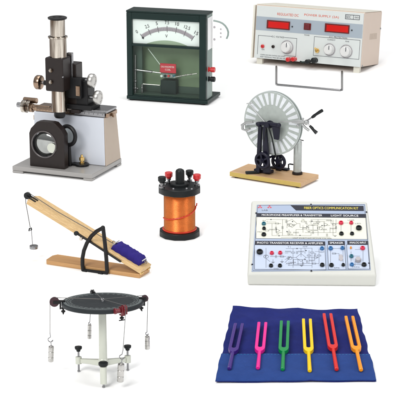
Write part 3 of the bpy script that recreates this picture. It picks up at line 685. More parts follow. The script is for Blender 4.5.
# ---------------------------------------------------------------- inclined plane
def incline():
    F = Frame('inclined_plane', 'pale wooden ramp board raised over a base board by a black arched bracket', 'inclined plane', 139.6, 278.5, 27)
    E = F.e; DP = 23.
    L = -F.v(46.6, 263, 0).x
    MB().hexa([(-L - 2, 3, 0), (-L, 0, 0), (0, 0, 0), (0, DP, 0), (-L, DP, 0), (-L - 3, DP - 6, 0)], [(-L - 2, 3, 4.4), (-L, 0, 4.4), (0, 0, 4.4), (0, DP, 4.4), (-L, DP, 4.4), (-L - 3, DP - 6, 4.4)]).build('base_board', 'wood1', E, .6)
    t = F.v(26.2, 204, 0); p0 = V((.5, 0, 4.8)); d = V((t.x - p0.x, 0, t.z - p0.z)); LL = d.length; d.normalize(); n = V((-d.z, 0, d.x)); n = n if n.z > 0 else -n
    th = 4.0
    def rp(a, v, h): return p0 + d * a + V((0, v, 0)) + n * h
    ol = [(0, 0), (LL, 0), (LL + 1, 3), (LL + 1, DP - 4), (LL - 1.5, DP), (0, DP)]
    rm = MB().hexa([rp(a, v, 0) for a, v in ol], [rp(a, v, th) for a, v in ol]).build('ramp_board', 'wood2', E, .5)
    MB().hexa([rp(LL + 1.02, 3.2, .3), rp(LL + 1.02, DP - 4.2, .3), rp(LL + 1.5, DP - 4.4, .3), rp(LL + 1.5, 3.4, .3)], [rp(LL + 1.02, 3.2, th - .3), rp(LL + 1.02, DP - 4.2, th - .3), rp(LL + 1.5, DP - 4.4, th - .3), rp(LL + 1.5, 3.4, th - .3)]).build('end_grain', 'wood4', rm)
    for v in (4, DP - 4): MB().cyl((.6, v - 3, 4.6), (.6, v + 3, 4.6), .9).build('hinge', 'brass', E)
    # arched bracket each side
    for v in (-2.2,):
        Q = lambda px, py: V((F.v(px, py, -2).x, v, F.v(px, py, -2).z))
        left = [(83.4, 271), (82.6, 265), (82.6, 258), (84, 250.5), (87, 243), (91.5, 236), (97, 231), (102.6, 228)]
        MB().tube([Q(*p) for p in left], 2.05, 10).build('bracket_arch', 'black', E)
        MB().tube([Q(103.2, 227.6), Q(105, 243), Q(106.4, 258), Q(107.2, 272.3)], 2.05, 10).build('bracket_post', 'black', E)
        MB().tube([Q(82.8, 270), Q(94, 271.4), Q(107.6, 273)], 1.7, 10).build('bracket_foot', 'black', E)
        for px, py in ((85.6, 272.2), (101.4, 274.2)):
            c = Q(px, py); MB().cyl(c + V((0, -2.6, 0)), c + V((0, 1.6, 0)), 2.9).build('bracket_bolt', 'black', E, .3)
        c = Q(103, 227.6); MB().sphere(c, 2.2, 10).build('bracket_tip', 'black', E)
    a, b = F.v(76, 232.6, -.9), F.v(121, 261.8, -.9)
    MB().bar(a, b, 1.6, 2.6, (0, 1, 0)).build('slotted_bar', 'black', E, .4)
    c = F.v(76.3, 233.3, -2); MB().cyl(c + V((0, -1.5, 0)), c + V((0, 1.2, 0)), 2.3).build('clamp_nut', 'blackrub', E, .3)
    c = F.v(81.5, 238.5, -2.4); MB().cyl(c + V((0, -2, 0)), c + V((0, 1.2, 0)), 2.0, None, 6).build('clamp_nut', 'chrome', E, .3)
    # pulley
    c = F.v(27.5, 195.6, 9); wl = MB().lathe([(0, -1.6), (3.6, -1.6), (3.6, -.8), (2.8, -.3), (2.8, .3), (3.6, .8), (3.6, 1.6), (0, 1.6)], c, (0, 1, 0), 32).build('pulley', 'blackrub', E, .2)
    s = rp(LL - 6, 9, th)
    MB().bar(c + V((0, 2.3, 0)), s + V((0, 2.3, 0)), 1.2, 2.4, (0, 1, 0)).bar(c + V((0, -2.3, 0)), s + V((0, -2.3, 0)), 1.2, 2.4, (0, 1, 0)).build('pulley_fork', 'black', E, .2)
    # roller pad on the ramp
    tp = Plane(F, rp(0, 0, th), d, (0, 1, 0))
    if tp.n.dot(n) < 0: tp.n = -tp.n
    G = Frame('covered_block', 'violet blue fabric covered block resting on the lower end of the ramp', 'block', loc=F.m @ rp(0, 0, 0), az=0, scale=F.s)
    B = G.e; G.m = F.m; B.matrix_world = F.m
    a0, v0 = tp.ab(123.2, 258.5); hl, hw, hh = 17.0, 8.2, 7.0; v0 = 13.5
    nx, ny = 26, 12; vs = []; fs = []
    def prof(i, j):
        x = i / nx * 2 - 1; y = j / ny * 2 - 1
        z = hh * (1 - abs(y) ** 6 * .5) * (1 - abs(x) ** 10 * .45) + .35 * math.sin(i * .9 + j * .5) + .25 * math.sin(i * 2.1 - j)
        return a0 + x * hl + .25 * math.sin(j * 1.3), v0 + y * hw + .4 * math.sin(i * 1.1), z
    mb = MB(); top = [[mb.bm.verts.new(rp(prof(i, j)[0], prof(i, j)[1], th + prof(i, j)[2])) for j in range(ny + 1)] for i in range(nx + 1)]
    bot = {}
    edge = [(i, 0) for i in range(nx + 1)] + [(nx, j) for j in range(1, ny + 1)] + [(i, ny) for i in range(nx - 1, -1, -1)] + [(0, j) for j in range(ny - 1, 0, -1)]
    for i in range(nx):
        for j in range(ny): mb.bm.faces.new((top[i][j], top[i + 1][j], top[i + 1][j + 1], top[i][j + 1]))
    for i, j in edge: bot[(i, j)] = mb.bm.verts.new(rp(prof(i, j)[0], prof(i, j)[1], th + .1))
    for k, e in enumerate(edge):
        f = edge[(k + 1) % len(edge)]; mb.bm.faces.new((top[e[0]][e[1]], top[f[0]][f[1]], bot[f], bot[e]))
    mb.bm.faces.new([bot[e] for e in edge])
    mb.build('fabric_cover', 'purplefelt', B, 0, ang=70)
    for sgn in (1, -1):
        a = a0 + sgn * (hl + .2)
        MB().hexa([rp(a - 1.2, v0 - 4, th + hh - .3), rp(a + 1.2, v0 - 4, th + 1.6), rp(a + 1.2, v0 + 4, th + 1.6), rp(a - 1.2, v0 + 4, th + hh - .3)],
                  [rp(a - .8, v0 - 4, th + hh + .8), rp(a + 2.2, v0 - 4, th + 2.2), rp(a + 2.2, v0 + 4, th + 2.2), rp(a - .8, v0 + 4, th + hh + .8)]).build('end_clip', 'whiteplastic', B, .2)
        MB().torus(rp(a + sgn * 2.4, v0, th + 4), (0, 1, 0), 1.5, .4, 20, 8).build('hook', 'steel', B)
    # hanging weight and its cord
    lo = F.m @ V((c.x - 3.4, 9, 0)); K = Frame('hanging_weight', 'small flat steel weight hanging on a thin cord from the raised end of the ramp', 'weight', loc=(F.m @ F.v(34.5, 247, 9)), az=F.az, scale=F.s)
    ki = K.mi
    W = lambda px, py: ki @ (F.m @ F.v(px, py, 9))
    T = lambda p: ki @ (F.m @ p)
    cd = [T(rp(a0 + hl + 3, 11.5, th + 3.5)), T(rp(LL - 30, 10, th + 2)), T(c + V((1.5, 0, 3.2))), T(c + V((0, 0, 3.5))), T(c + V((-2.6, 0, 1.6))), W(25.8, 203), W(28, 215), W(30.2, 227.5)]
    MB().tube(cd, .38, 6).build('cord', 'cord', K.e)
    MB().tube([W(29, 231), W(29.4, 228.6), W(31.4, 228), W(31.6, 229.6), W(30.6, 230.2)], .7).build('hook', 'blackrub', K.e)
    MB().tube([W(31.3, 229.5), W(32, 238), W(32.6, 245)], .45).build('hanger_rod', 'steel', K.e)
    cc = W(33.8, 247); MB().lathe([(0, -1.7), (4.3, -1.7), (4.5, -1.2), (4.5, 1.2), (4.3, 1.7), (0, 1.7)], cc, n=36).build('slotted_disc', 'steel', K.e, .2)
incline()

# ---------------------------------------------------------------- coil
def coil():
    F = Frame('induction_coil', 'copper wire coil on a black bobbin with red and black terminals on top', 'coil', 179.6, 235.0, 0)
    E = F.e
    zt = F.v(179.6, 193, -20).z
    def flange(z0, z1, r, nm):
        MB().lathe([(0, 0), (r, 0), (r, z1 - z0), (0, z1 - z0)], (0, 0, z0), n=12, ph=R(15)).build(nm, 'blackrub', E, 1.1, 3)
    flange(0, 6.2, 20.6, 'bottom_flange'); z0 = 44.5; flange(z0, z0 + 6.8, 21.3, 'top_flange'); z1 = z0 + 6.8
    MB().lathe([(15.4, 6), (15.7, 7)] + sum([[(15.75, 7.2 + i * .78), (15.6, 7.45 + i * .78), (15.35, 7.6 + i * .78), (15.6, 7.75 + i * .78)] for i in range(47)], []) + [(15.7, z0), (15.3, z0)], (0, 0, 0), n=96).build('winding', 'copper', E)
    MB().torus((0, 0, 6.9), (0, 0, 1), 16.3, .9, 64).build('insulating_ring', 'redwire', E)
    pts = []
    for i in range(25):
        k = i / 24; a = R(185 + 178 * k); pts.append((16.2 * math.cos(a), 16.2 * math.sin(a), 18.7 + 11 * k ** 1.5))
    pts += [(17.0, .2, 30.6), (17.3, .5, 33)]
    MB().tube(pts, .62, 8).build('loose_wire', 'redwire', E)
    MB().lathe([(0, 0), (9.2, 0), (9.2, 2.4), (8.6, 3), (0, 3)], (0, 0, z1), n=40).build('core_plate', 'blackrub', E)
    h = F.v(180, 168.5, 0).z - z1
    MB().lathe([(0, 2.9), (4.5, 2.9), (4.5, h - 3), (3.8, h - 1.4), (2, h - .3), (0, h)], (.6, 0, z1), n=36).build('core_post', 'blackrub', E)
    for i, (x, y, m) in enumerate(((-17.2, -8.0, 'blackrub'), (-10.6, 9, 'red'), (10.2, 16, 'blackrub'), (17.4, 0.5, 'red'))):
        t = MB().lathe([(0, 5.2), (2.6, 5.2), (2.9, 6.4), (3.9, 7), (4.0, 10.8), (3.4, 11.5), (0, 11.6)], (x, y, z1), n=20).build('terminal_cap', m, E, .2)
        MB().lathe([(0, 0), (2.7, 0), (2.7, 1.4), (1.4, 1.5), (1.4, 3.4), (2.3, 3.5), (2.3, 5.1), (0, 5.1)], (x, y, z1), n=20).build('terminal_stem', 'steel', t)
    for x, y in ((-6, -12), (7, -11), (12, -13), (-14, 5)):
        MB().lathe([(0, 0), (1.3, 0), (1, .9), (0, 1)], (x, y, z1), n=14).build('screw', 'steel', E)
coil()

# ---------------------------------------------------------------- fibre optics kit
def kit():
    F = Frame('training_kit', 'sloping pale blue trainer board printed with circuit diagrams in an off white case', 'electronics kit', 311.7, 286.3, -2.5)
    E = F.e; hw, hb = 64.6, 60.8; z0 = 12.; S = 113.; tl = R(25)
    yb = S * math.cos(tl); zb = z0 + S * math.sin(tl)
    c = MB().hexa([(-hw + .6, 1, 0), (hw - .6, 1, 0), (hb - .6, yb, 0), (-hb + .6, yb, 0)], [(-hw, 0, z0), (hw, 0, z0), (hb, yb, zb), (-hb, yb, zb)]).build('case', 'case', E, 2.2, 4)
    pl = Plane(F, (0, 0, z0), (1, 0, 0), (0, math.cos(tl), math.sin(tl)))
    q = lambda *p: [pl.ab(*k) for k in p]
    MB().prism(pl, q((251.5, 271.8), (370.8, 270.3), (365.2, 204.2), (256.8, 205)), .02, .5).build('panel', 'kitblue', E, .2)
    hs = .52
    def quad(mb, x0, y0, x1, y1, h0=hs, h1=hs + .1, sh=0):
        # pixel box following the panel's own edges
        (a0, b0), (a1, b1) = pl.ab(x0, y1), pl.ab(x1, y1); (a2, b2), (a3, b3) = pl.ab(x1, y0), pl.ab(x0, y0)
        bb = (b0 + b1) / 2; bt = (b2 + b3) / 2
        x_l = (a0 + a3) / 2; x_r = (a1 + a2) / 2
        mb.prism(pl, [(x_l, bb), (x_r, bb), (x_r, bt), (x_l, bt)], h0, h1); return x_l, x_r, bb, bt
    W = MB(); nv = MB(); yl = MB(); ln = MB(); wt = MB()
    # title strip with slanted end
    a0, b0 = pl.ab(296, 211.4); a1, b1 = pl.ab(363.8, 210.8); a2, b2 = pl.ab(290.5, 206.2); _, b3 = pl.ab(363.5, 205.8)
    b0 = (b0 + b1) / 2; b3 = (b2 + b3) / 2
    nv.prism(pl, [(a0, b0), (a1, b0), (a1, b3), (a2, b3)], hs, hs + .12)
    yl.text(pl, 'FIBER OPTICS COMMUNICATION KIT', (a0 + a1) / 2 + 1.5, (b0 + b3) / 2, (a1 - a0) * .80, (b3 - b0) * .46, hs + .16)
    def strip(x0, y0, x1, y1, words):
        l, r, bb, bt = quad(nv, x0, y0, x1, y1, hs, hs + .12)
        for (f0, f1, s) in words:
            wt.text(pl, s, l + (r - l) * (f0 + f1) / 2, (bb + bt) / 2, (r - l) * (f1 - f0), (bt - bb) * .5, hs + .16)
    def field(x0, y0, x1, y1, m):
        f = MB(); r = quad(f, x0, y0, x1, y1, hs, hs + .08); f.build('diagram_field', m, E)
        ln.outline(pl, (r[0] + r[1]) / 2, (r[2] + r[3]) / 2, r[1] - r[0], r[3] - r[2], .4, hs + .09, hs + .13)
        return r
    strip(256.3, 214, 366, 217.6, [(.05, .60, 'MICROPHONE PREAMPLIFIER & TRANSMITTER'), (.68, .93, 'LIGHT SOURCE')])
    field(256.0, 217.8, 366.8, 239.3, 'kitcream')
    strip(255, 241.6, 325.2, 245.4, [(.03, .97, 'PHOTO TRANSISTOR RECEIVER & AMPLIFIER')])
    field(254.6, 245.6, 325.3, 270, 'kitpale')
    strip(328, 241.4, 344.8, 245.2, [(.1, .9, 'SPEAKER')])
    field(328, 245.4, 345.2, 269.8, 'kitpale')
    strip(347.3, 241.2, 368.2, 245, [(.1, .9, 'ANALOG INPUT')])
    field(347.4, 245.2, 369, 269.4, 'kitpale')
    # circuit diagrams
    rnd = random.Random(3)
    lh0, lh1 = hs + .09, hs + .15
    def L(*p): ln.line(pl, q(*p), .32, lh0, lh1)
    def comp(x, y, k):
        a, b = pl.ab(x, y)
        if k == 0: ln.outline(pl, a, b, 3.6, 1.9, .35, lh0, lh1)
        elif k == 1:
            ln.line(pl, [(a - .6, b - 2), (a - .6, b + 2)], .4, lh0, lh1); ln.line(pl, [(a + .6, b - 2), (a + .6, b + 2)], .4, lh0, lh1)
        elif k == 2: ln.line(pl, [(a - 1.8, b - 2.6), (a + 2, b), (a - 1.8, b + 2.6), (a - 1.8, b - 2.6)], .38, lh0, lh1)
        elif k == 3:
            p = [(a + 2.5 * math.cos(t * .5236), b + 2.5 * math.sin(t * .5236)) for t in range(13)]; ln.line(pl, p, .34, lh0, lh1)
            ln.line(pl, [(a - .8, b - 1.6), (a - .8, b + 1.6)], .45, lh0, lh1); ln.line(pl, [(a - .8, b + .4), (a + 1.4, b + 2)], .34, lh0, lh1)
        elif k == 4: ln.disc(pl, a, b, .8, lh0, lh1 + .01, 12)
        elif k == 5: ln.line(pl, [(a - 3 + i * 1., b + (1 if i % 2 else -1)) for i in range(7)], .34, lh0, lh1)
        elif k == 6: ln.line(pl, [(a - 1.6, b), (a + 1.6, b)], .4, lh0, lh1); ln.line(pl, [(a - 1, b - .8), (a + 1, b - .8)], .4, lh0, lh1); ln.line(pl, [(a - .4, b - 1.6), (a + .4, b - 1.6)], .4, lh0, lh1)
        elif k == 7: ln.outline(pl, a, b, 9, 7.5, .4, lh0, lh1); ln.line(pl, [(a, b - 3.7), (a, b + 3.7)], .34, lh0, lh1)
    L((266, 220), (287, 220), (287, 228.5)); L((267, 224), (281, 224)); L((272, 224), (272, 236)); L((282.5, 220), (282.5, 236))
    L((287, 222), (292, 219.8), (297, 224), (292, 228), (287, 224)); L((297, 224), (300, 224), (300, 228)); L((300, 228), (309, 228))
    L((303, 226), (303, 233)); L((311, 224), (311, 220), (331, 220), (331, 224)); L((305, 233), (330, 233), (330, 228)); L((318, 220), (318, 226)); L((324, 222), (324, 233))
    L((272, 236), (311, 236), (311, 233)); L((331, 224), (338, 224)); L((281, 238), (330, 237.6)); L((341, 225.5), (341, 232)); L((351, 225.5), (351, 232)); L((344, 223.5), (348, 223.5)); L((333, 220), (333, 236))
    for x, y, k in ((271, 220, 4), (277, 224, 0), (290, 225.5, 3), (292.5, 222, 4), (278, 231, 2), (287, 232, 4), (272, 230, 5), (304.5, 229, 0), (313, 228, 7), (320, 228.6, 3), (306, 223, 1), (326, 225, 2), (312, 221.6, 4), (329, 221, 5), (300, 235.8, 4), (282.5, 228, 1), (318, 222.5, 0), (336, 228, 1), (267, 231, 0), (324, 230, 5), (333, 229, 5), (335, 236, 6)): comp(x, y, k)
    wt2 = MB()
    L((266, 248.5), (266, 268)); L((266, 259), (270, 262)); L((285, 253.5), (288, 253.5)); L((288, 258), (296, 258)); L((293, 249), (312, 248.6)); L((293, 249), (293, 268)); L((301, 249), (301, 257)); L((312, 248.6), (312, 268)); L((296, 258), (301, 254), (306, 258), (301, 262), (296, 258)); L((306, 258), (319, 258)); L((288, 266), (312, 266)); L((319, 249.6), (319, 264)); L((285, 260), (290, 258), (285, 263))
    for x, y, k in ((289.5, 258.5, 3), (293, 253, 0), (301, 252, 5), (298, 262.5, 7), (307, 262, 1), (312, 253, 0), (306, 251, 4), (301.5, 265.8, 6), (293, 263, 5), (316, 258, 2), (297, 249, 4), (312, 261, 5), (266, 257, 3), (319, 256, 0)): comp(x, y, k)
    L((330.5, 251), (330.5, 263)); L((343, 251), (343, 263)); L((332, 249), (341, 249)); L((363, 251), (363, 262)); L((354, 256.5), (360, 256.5)); L((354, 265), (361, 265)); L((351, 252), (351, 262))
    L((267, 221.5), (267, 222.5), (276, 222.5)); L((289, 230), (289, 236)); L((296, 230), (296, 236)); L((296, 230), (303, 230)); L((307, 224), (307, 231)); L((311, 231), (318, 231), (318, 236)); L((322, 226), (330, 226)); L((336, 220), (336, 233), (330, 233)); L((276, 226), (276, 233), (282, 233)); L((309, 222), (325, 222))
    L((270, 257), (286, 257)); L((273, 260), (273, 263)); L((282, 260), (282, 263)); L((289, 262), (289, 266)); L((297, 264), (319, 264)); L((309, 251), (309, 264)); L((305, 249), (305, 254)); L((315, 252), (319, 252)); L((286, 249), (293, 249)); L((333, 254), (339, 254), (339, 261)); L((355, 250), (360, 250)); L((355, 262), (355, 266))
    for x, y, k in ((289, 233, 0), (296, 233, 5), (303, 221.8, 0), (307, 227, 4), (322, 226, 4), (313, 233, 1), (279, 236.2, 4), (327, 235.5, 1), (334, 225, 0), (276, 229, 1), (286, 222, 1), (293.5, 225, 6), (309, 231.5, 6), (316, 224, 5),
                    (282, 257, 0), (276, 257, 1), (289, 264, 5), (309, 256, 0), (303, 264, 1), (315, 255, 1), (288, 252, 5), (297, 253, 1), (314, 264, 0), (305, 260, 4), (282, 262, 6), (273, 262.5, 6), (334, 254, 0)): comp(x, y, k)
    ob = q((252.8, 270.9), (369.6, 269.5), (364.3, 204.9), (257.8, 205.7)); ln.line(pl, ob + ob[:1], .3, lh0, lh1)
    tx = MB()
    for s, x, y, w in (('MIC', 260, 232.4, 5), ('IN', 264, 221, 3), ('LED', 358, 224, 6), ('LASER', 351, 220.6, 7), ('GAIN', 290, 235, 6), ('T1', 289, 247.4, 3), ('OUT', 322, 252.6, 5), ('SPK', 337, 268.4, 6), ('FREQ', 356, 267.6, 7), ('TX', 303, 220, 3), ('IC1', 313, 225.6, 4), ('5K', 278, 234.4, 3), ('AMP', 305, 247.2, 5), ('GND', 276, 269, 5), ('LIGHT SOURCE AND RECEIVER FOR FIBER', 312, 238.8, 40)):
        a, b = pl.ab(x, y); tx.text(pl, s, a, b, w, 1.7, lh1 + .02)
    tx.build('small_lettering', 'greyink', E, flat=True)
    # logo
    lg = MB()
    for x in (260, 269.5):
        a, b = pl.ab(x, 207.4); 
        for k in range(3): lg.disc(pl, a + 1.4 * math.cos(2.1 * k + 1.57), b + 1.5 * math.sin(2.1 * k + 1.57), .95, hs, hs + .12, 14)
    lg.build('emblem', 'redlabel', E)
    a, b = pl.ab(264.8, 210.6); MB().text(pl, 'LAB', a, b, 6, 2, hs + .05).build('emblem_lettering', 'greyink', E, flat=True)
    nv.build('title_strips', 'navy', E); yl.build('title_lettering', 'yellowink', E, flat=True); wt.build('strip_lettering', 'whiteink', E, flat=True); ln.build('circuit_lines', 'greyink', E, flat=True)
    # sockets
    def sock(x, y, m, r=1.9, nm='socket'):
        a, b = pl.ab(x, y, .8)
        MB().lathe([(0, .62), (r * 1.12, .62), (r * 1.12, 1.3), (r, 1.5), (r, 2.6), (r * .7, 2.9), (r * .55, 2.9), (r * .5, 1.9), (0, 1.9)], pl.at(a, b), pl.n, 22).build(nm, m, E)
    for x, y, m, r in ((263.8, 224, 'teal', 2.0), (264, 228.8, 'blackrub', 1.7), (263.8, 234.8, 'blackrub', 2.2), (341, 223.2, 'redp', 2.2), (351.2, 223.2, 'redp', 1.9), (341.4, 234, 'blackrub', 2.1), (352, 234, 'blackrub', 1.9),
                       (271.8, 253.4, 'redp', 1.9), (280.2, 253.2, 'redp', 1.9), (271, 266, 'blackrub', 1.9), (279.9, 266, 'blackrub', 1.9), (322, 248.8, 'bluep', 2.0), (322.2, 265.3, 'blackrub', 2.1), (330.6, 248.7, 'bluep', 2.1), (342.4, 248.5, 'bluep', 1.9), (331.4, 265.5, 'blackrub', 2.1), (343.2, 265.3, 'blackrub', 1.6),
                       (362.6, 248.5, 'redp', 2.2), (351.4, 256.6, 'teal', 1.9), (351.8, 264.9, 'bluep', 1.9), (364, 265, 'blackrub', 2.3)): sock(x, y, m, r)
    sock(350.8, 248.2, 'orange', .9, 'indicator_led')
    for x, y, r in ((358.8, 228.4, 3.0), (259.7, 252.3, 3.2)):
        a, b = pl.ab(x, y, 1); MB().lathe([(0, .62), (r, .62), (r, 3), (r * .85, 3.4), (r * .6, 3.4), (r * .55, 2), (0, 2)], pl.at(a, b), pl.n, 12).build('jack_socket', 'blackrub', E, .2)
    a, b = pl.ab(358, 260.6, 1); MB().lathe([(0, .62), (3, .62), (2.7, 4.2), (0, 4.4)], pl.at(a, b), pl.n, 24).build('control_knob', 'scalegrey', E, .3)
    a, b = pl.ab(341, 257.5, 1); MB().prism(pl, [(a + 2.2 * math.cos(t * .314), b + 5 * math.sin(t * .314)) for t in range(20)], .62, .9).build('speaker_grille', 'scalegrey', E)
    for x, y in ((252.2, 264.8), (311.3, 271.2), (369, 263.6), (256.2, 213.4), (311, 204.8), (366.4, 212.4)):
        a, b = pl.ab(x, y); MB().lathe([(0, .5), (1.0, .5), (.7, 1.1), (0, 1.2)], pl.at(a, b), pl.n, 14).build('panel_screw', 'navy', E)
kit()

# ---------------------------------------------------------------- force table
def force_table():
    fy = 387.6
    F = Frame('force_table', 'round dark slate table on an ivory column with three spreading feet', 'force table', 103, fy, 0, tilt=7, off=(0, -29, 0))
    E = F.e
    hub = F.v(103, 362.5, 0).z; top = F.v(102.5, 301, 0).z; cx = F.v(102.6, 301, 0).x
    Rt = 41.5
    MB().lathe([(0, -4.6), (Rt - 1.2, -4.6), (Rt, -3.6), (Rt, -.6), (Rt - .7, 0), (0, 0)], (cx, 0, top), n=96).build('table_top', 'darkdisc', E)
    m = MB()
    pl = Plane(F, (cx, 0, top), (1, 0, 0), (0, 1, 0))
    for i in range(180):
        a = 2 * math.pi * i / 180; r0 = 35.5 if i % 5 == 0 else 37; m.line(pl, [(r0 * math.cos(a), r0 * math.sin(a)), (38.6 * math.cos(a), 38.6 * math.sin(a))], .35, .02, .1)
    for rr in (35, 39.2):
        p = [(rr * math.cos(2 * math.pi * i / 90), rr * math.sin(2 * math.pi * i / 90)) for i in range(91)]; m.line(pl, p, .3, .02, .09)
    for i in range(36):
        a = 2 * math.pi * i / 36; m.text(pl, str(i * 10), 32.6 * math.cos(a), 32.6 * math.sin(a), 1.1 * len(str(i * 10)), 2.0, .06, a - math.pi / 2)
    m.build('degree_scale', 'discmark', E, flat=True)
    MB().lathe([(0, -7), (9, -7), (9, -4.7), (0, -4.7)], (cx, 0, top), n=40).build('top_flange', 'ivory', E, .3)
    MB().lathe([(0, 0), (4.2, 0), (4.0, top - 7 - hub), (0, top - 7 - hub)], (cx * .6, 0, hub), n=40).build('column', 'ivory', E)
    MB().lathe([(0, -3.4), (4.8, -3.4), (5.4, -2), (5.2, 2.5), (4.2, 4.5), (0, 4.5)], (cx * .6, 0, hub), n=40).build('leg_hub', 'ivory', E)
    for ang in (-90, 30, 150):
        d = V((math.cos(R(ang)), math.sin(R(ang)), 0)); t = V((-d.y, d.x, 0)); o = V((cx * .6, 0, hub))
        e = o + d * 29 + V((0, 0, -1.0))
        a = MB(); pr = [(3, 3.0, 3.2, -.2), (14, 2.6, 2.6, -.4), (26, 2.2, 2.3, -1)]
        sect = []
        for rr, w, h, dz in pr: sect.append([o + d * rr + t * (w * sx) + V((0, 0, dz + h * sz)) for sx, sz in ((-1, -1), (1, -1), (1, 1), (-1, 1))])
        vs = sum(sect, []); fs = [(0, 1, 2, 3), (11, 10, 9, 8)] + [(k * 4 + i, k * 4 + (i + 1) % 4, k * 4 + 4 + (i + 1) % 4, k * 4 + 4 + i) for k in (0, 1) for i in range(4)]
        a.poly(vs, fs)
        leg = a.build('leg', 'ivory', E, .8, 3)
        zf = (e.y + 29) * math.tan(R(7)) + .0     # white sheet seen from the leaning table
        lo = zf - e.z
        if ang == -90: MB().lathe([(0, lo + 4), (3.3, lo + 4), (3.5, 4), (3.0, 4.4), (0, 4.4)], e, n=28).build('foot_sleeve', 'ivory', leg)
        else: MB().lathe([(0, -3.4), (3.2, -3.4), (3.3, 3.6), (3.0, 4), (0, 4)], e, n=28).build('foot_sleeve', 'ivory', leg)
        MB().lathe([(0, lo + .0), (1.4, lo + .0), (1.5, lo + 1.4), (1.05, lo + 1.8), (1.05, 9.5), (0, 9.5)], e, n=20).build('levelling_screw', 'steel', leg)
        MB().lathe([(0, 9.4), (2.0, 9.4), (2.3, 11.2), (3.6, 12), (3.9, 14.2), (3.6, 14.9), (0, 14.9)], e, n=12).build('levelling_knob', 'blackrub', leg, .3) if ang != -90 else \
            MB().lathe([(0, 4.8), (3.8, 4.8), (4.9, 6.4), (4.9, 8.6), (3.4, 9.6), (0, 9.6)], e, n=12).build('levelling_knob', 'blackrub', leg, .3)
    # centre ring + pin
    MB().lathe([(0, 0), (1.4, 0), (1.2, .8), (.5, 1), (.4, 3.4), (0, 3.6)], (cx, 0, top), n=20).build('centre_pin', 'steel', E)
    MB().torus((cx, 0, top + 2), (0, 0, 1), 2.4, .35, 28, 8).build('centre_ring', 'steel', E)
    # pulleys and weights
    spec = [(180, 'maroondk', 'black', 'dark maroon wheel pulley clamped to the left rim of the round table', 'steel weight on a hook hanging from the left rim pulley', 48.5, 4.9, (50, 333), (51.2, 346, 361.5), 5.6, 2),
            (-62, 'maroon', 'maroon', 'red bracket pulley clamped to the front rim of the round table', 'largest steel weight, hanging in front of the right tripod foot', 44.5, 4.2, (123, 350), (121.2, 363.5, 381.5), 6.6, 5),
            (10, 'maroondk', 'black', 'dark pulley clamped to the right rim of the round table', 'steel weight on a hook hanging from the right rim pulley', 43.6, 3.4, (147, 331), (147.2, 336, 349), 5.0, -1),
            (104, 'black', 'black', 'small black pulley clamped to the far rim of the round table', 'plain steel weight hanging behind, left of the column under the table', 42.5, 3.0, (89.8, 322), (89.6, 324.5, 338.5), 4.2, 1)]
    for ang, wm, bm_, lb, wl, rw, wr, (sx, sy), (wx, wy0, wy1), ww, lean in spec:
        d = V((math.cos(R(ang)), math.sin(R(ang)), 0)); t = V((-d.y, d.x, 0)); o = V((cx, 0, top)); up = V((0, 0, 1))
        G = Frame('pulley_clamp', lb, 'pulley', loc=F.m @ (o + d * 41), az=0, scale=F.s, group='pulleys clamped to the round table')
        G.e.matrix_world = F.m
        def rb(mb, r0, r1, w, z0, z1):
            c = [o + d * r0 - t * w, o + d * r1 - t * w, o + d * r1 + t * w, o + d * r0 + t * w]
            return mb.hexa([p + up * z0 for p in c], [p + up * z1 for p in c])
        mb = MB(); rb(mb, 37.5, 43, 2.2, .15, 1.6); rb(mb, 41.7, 43.4, 2.3, -7.2, .1); rb(mb, 37.8, 41.6, 2.1, -7.2, -5.8)
        mb.build('clamp', bm_, G.e, .3)
        zc = .2
        mb = MB(); rb(mb, 43.5, max(rw, 44), -.0 + 2.6, -4.4, -3.6) if False else None
        for sg in (1, -1):
            w = wr * .5 if bm_ == 'maroon' else 1.7
            c = [o + d * 42.5 + t * (sg * w), o + d * (rw + 1.2) + t * (sg * w), o + d * (rw + 1.2) + t * (sg * (w + .7)), o + d * 42.5 + t * (sg * (w + .7))]
            h0, h1 = (-5.2, 3.2) if bm_ == 'maroon' else (-1.6, 1.6)
            mb.hexa([p + up * h0 for p in c], [p + up * h1 for p in c])
        if bm_ == 'maroon':
            rb(mb, rw + 1.2, rw + 2, 2.9, -5.2, 3.2)
        mb.build('bracket', bm_, G.e, .25)
        c = o + d * rw + up * zc
        MB().lathe([(0, -1.5), (wr, -1.5), (wr, -.9), (wr * .8, -.3), (wr * .8, .3), (wr, .9), (wr, 1.5), (wr * .75, 1.5), (wr * .7, 1.1), (wr * .3, 1.1), (.9, 2.2), (0, 2.2)], c, -t if ang == 180 else t, 36).build('wheel', wm, G.e)
        MB().cyl(o + d * 39.8 - up * 12, o + d * 39.8 - up * 5.0, 1.0).cyl(o + d * 39.8 - up * 10.5, o + d * 39.8 - up * 9, 2.2).bar(o + d * 39.8 - up * 12 - t * 3.2, o + d * 39.8 - up * 12 + t * 3.2, 1., 1.).build('clamp_screw', 'black', G.e, .15)
        if bm_ == 'maroon':
            MB().cyl(o + d * 42 - t * 9 - up * 1.5, o + d * 42 - t * 3 - up * 1.5, 2.3).cyl(o + d * 42 - t * 9.5 - up * 1.5, o + d * 42 - t * 7.5 - up * 1.5, 3.0).build('clamp_knob', 'maroon', G.e, .4)
        # weight: hangs plumb below the wheel's outer edge
        drop = F.m @ (c + d * wr * .9)
        K = Frame('hooked_weight', wl, 'weight', loc=drop, az=F.az, scale=F.s, group='weights hung from the round table')
        Q = lambda px, py: K.v(px, py, 0)
        A = K.mi @ (F.m @ (o + d * 2.4 + up * 2)); B = K.mi @ (F.m @ (c + up * wr * .9)); C2 = K.mi @ (F.m @ (c + d * wr * .66 + up * wr * .66))
        s = Q(sx, sy)
        MB().tube([A, B, C2, V((0, 0, 0)), s], .33, 6).build('cord', 'cordw' if ang == 180 else 'cord', K.e)
        b0, b1 = Q(wx, wy0), Q(wx - .05 * lean * 4, wy1)
        hk = []
        gap = (s.z - b0.z)
        rr = min(2.6, max(1.2, gap * .28))
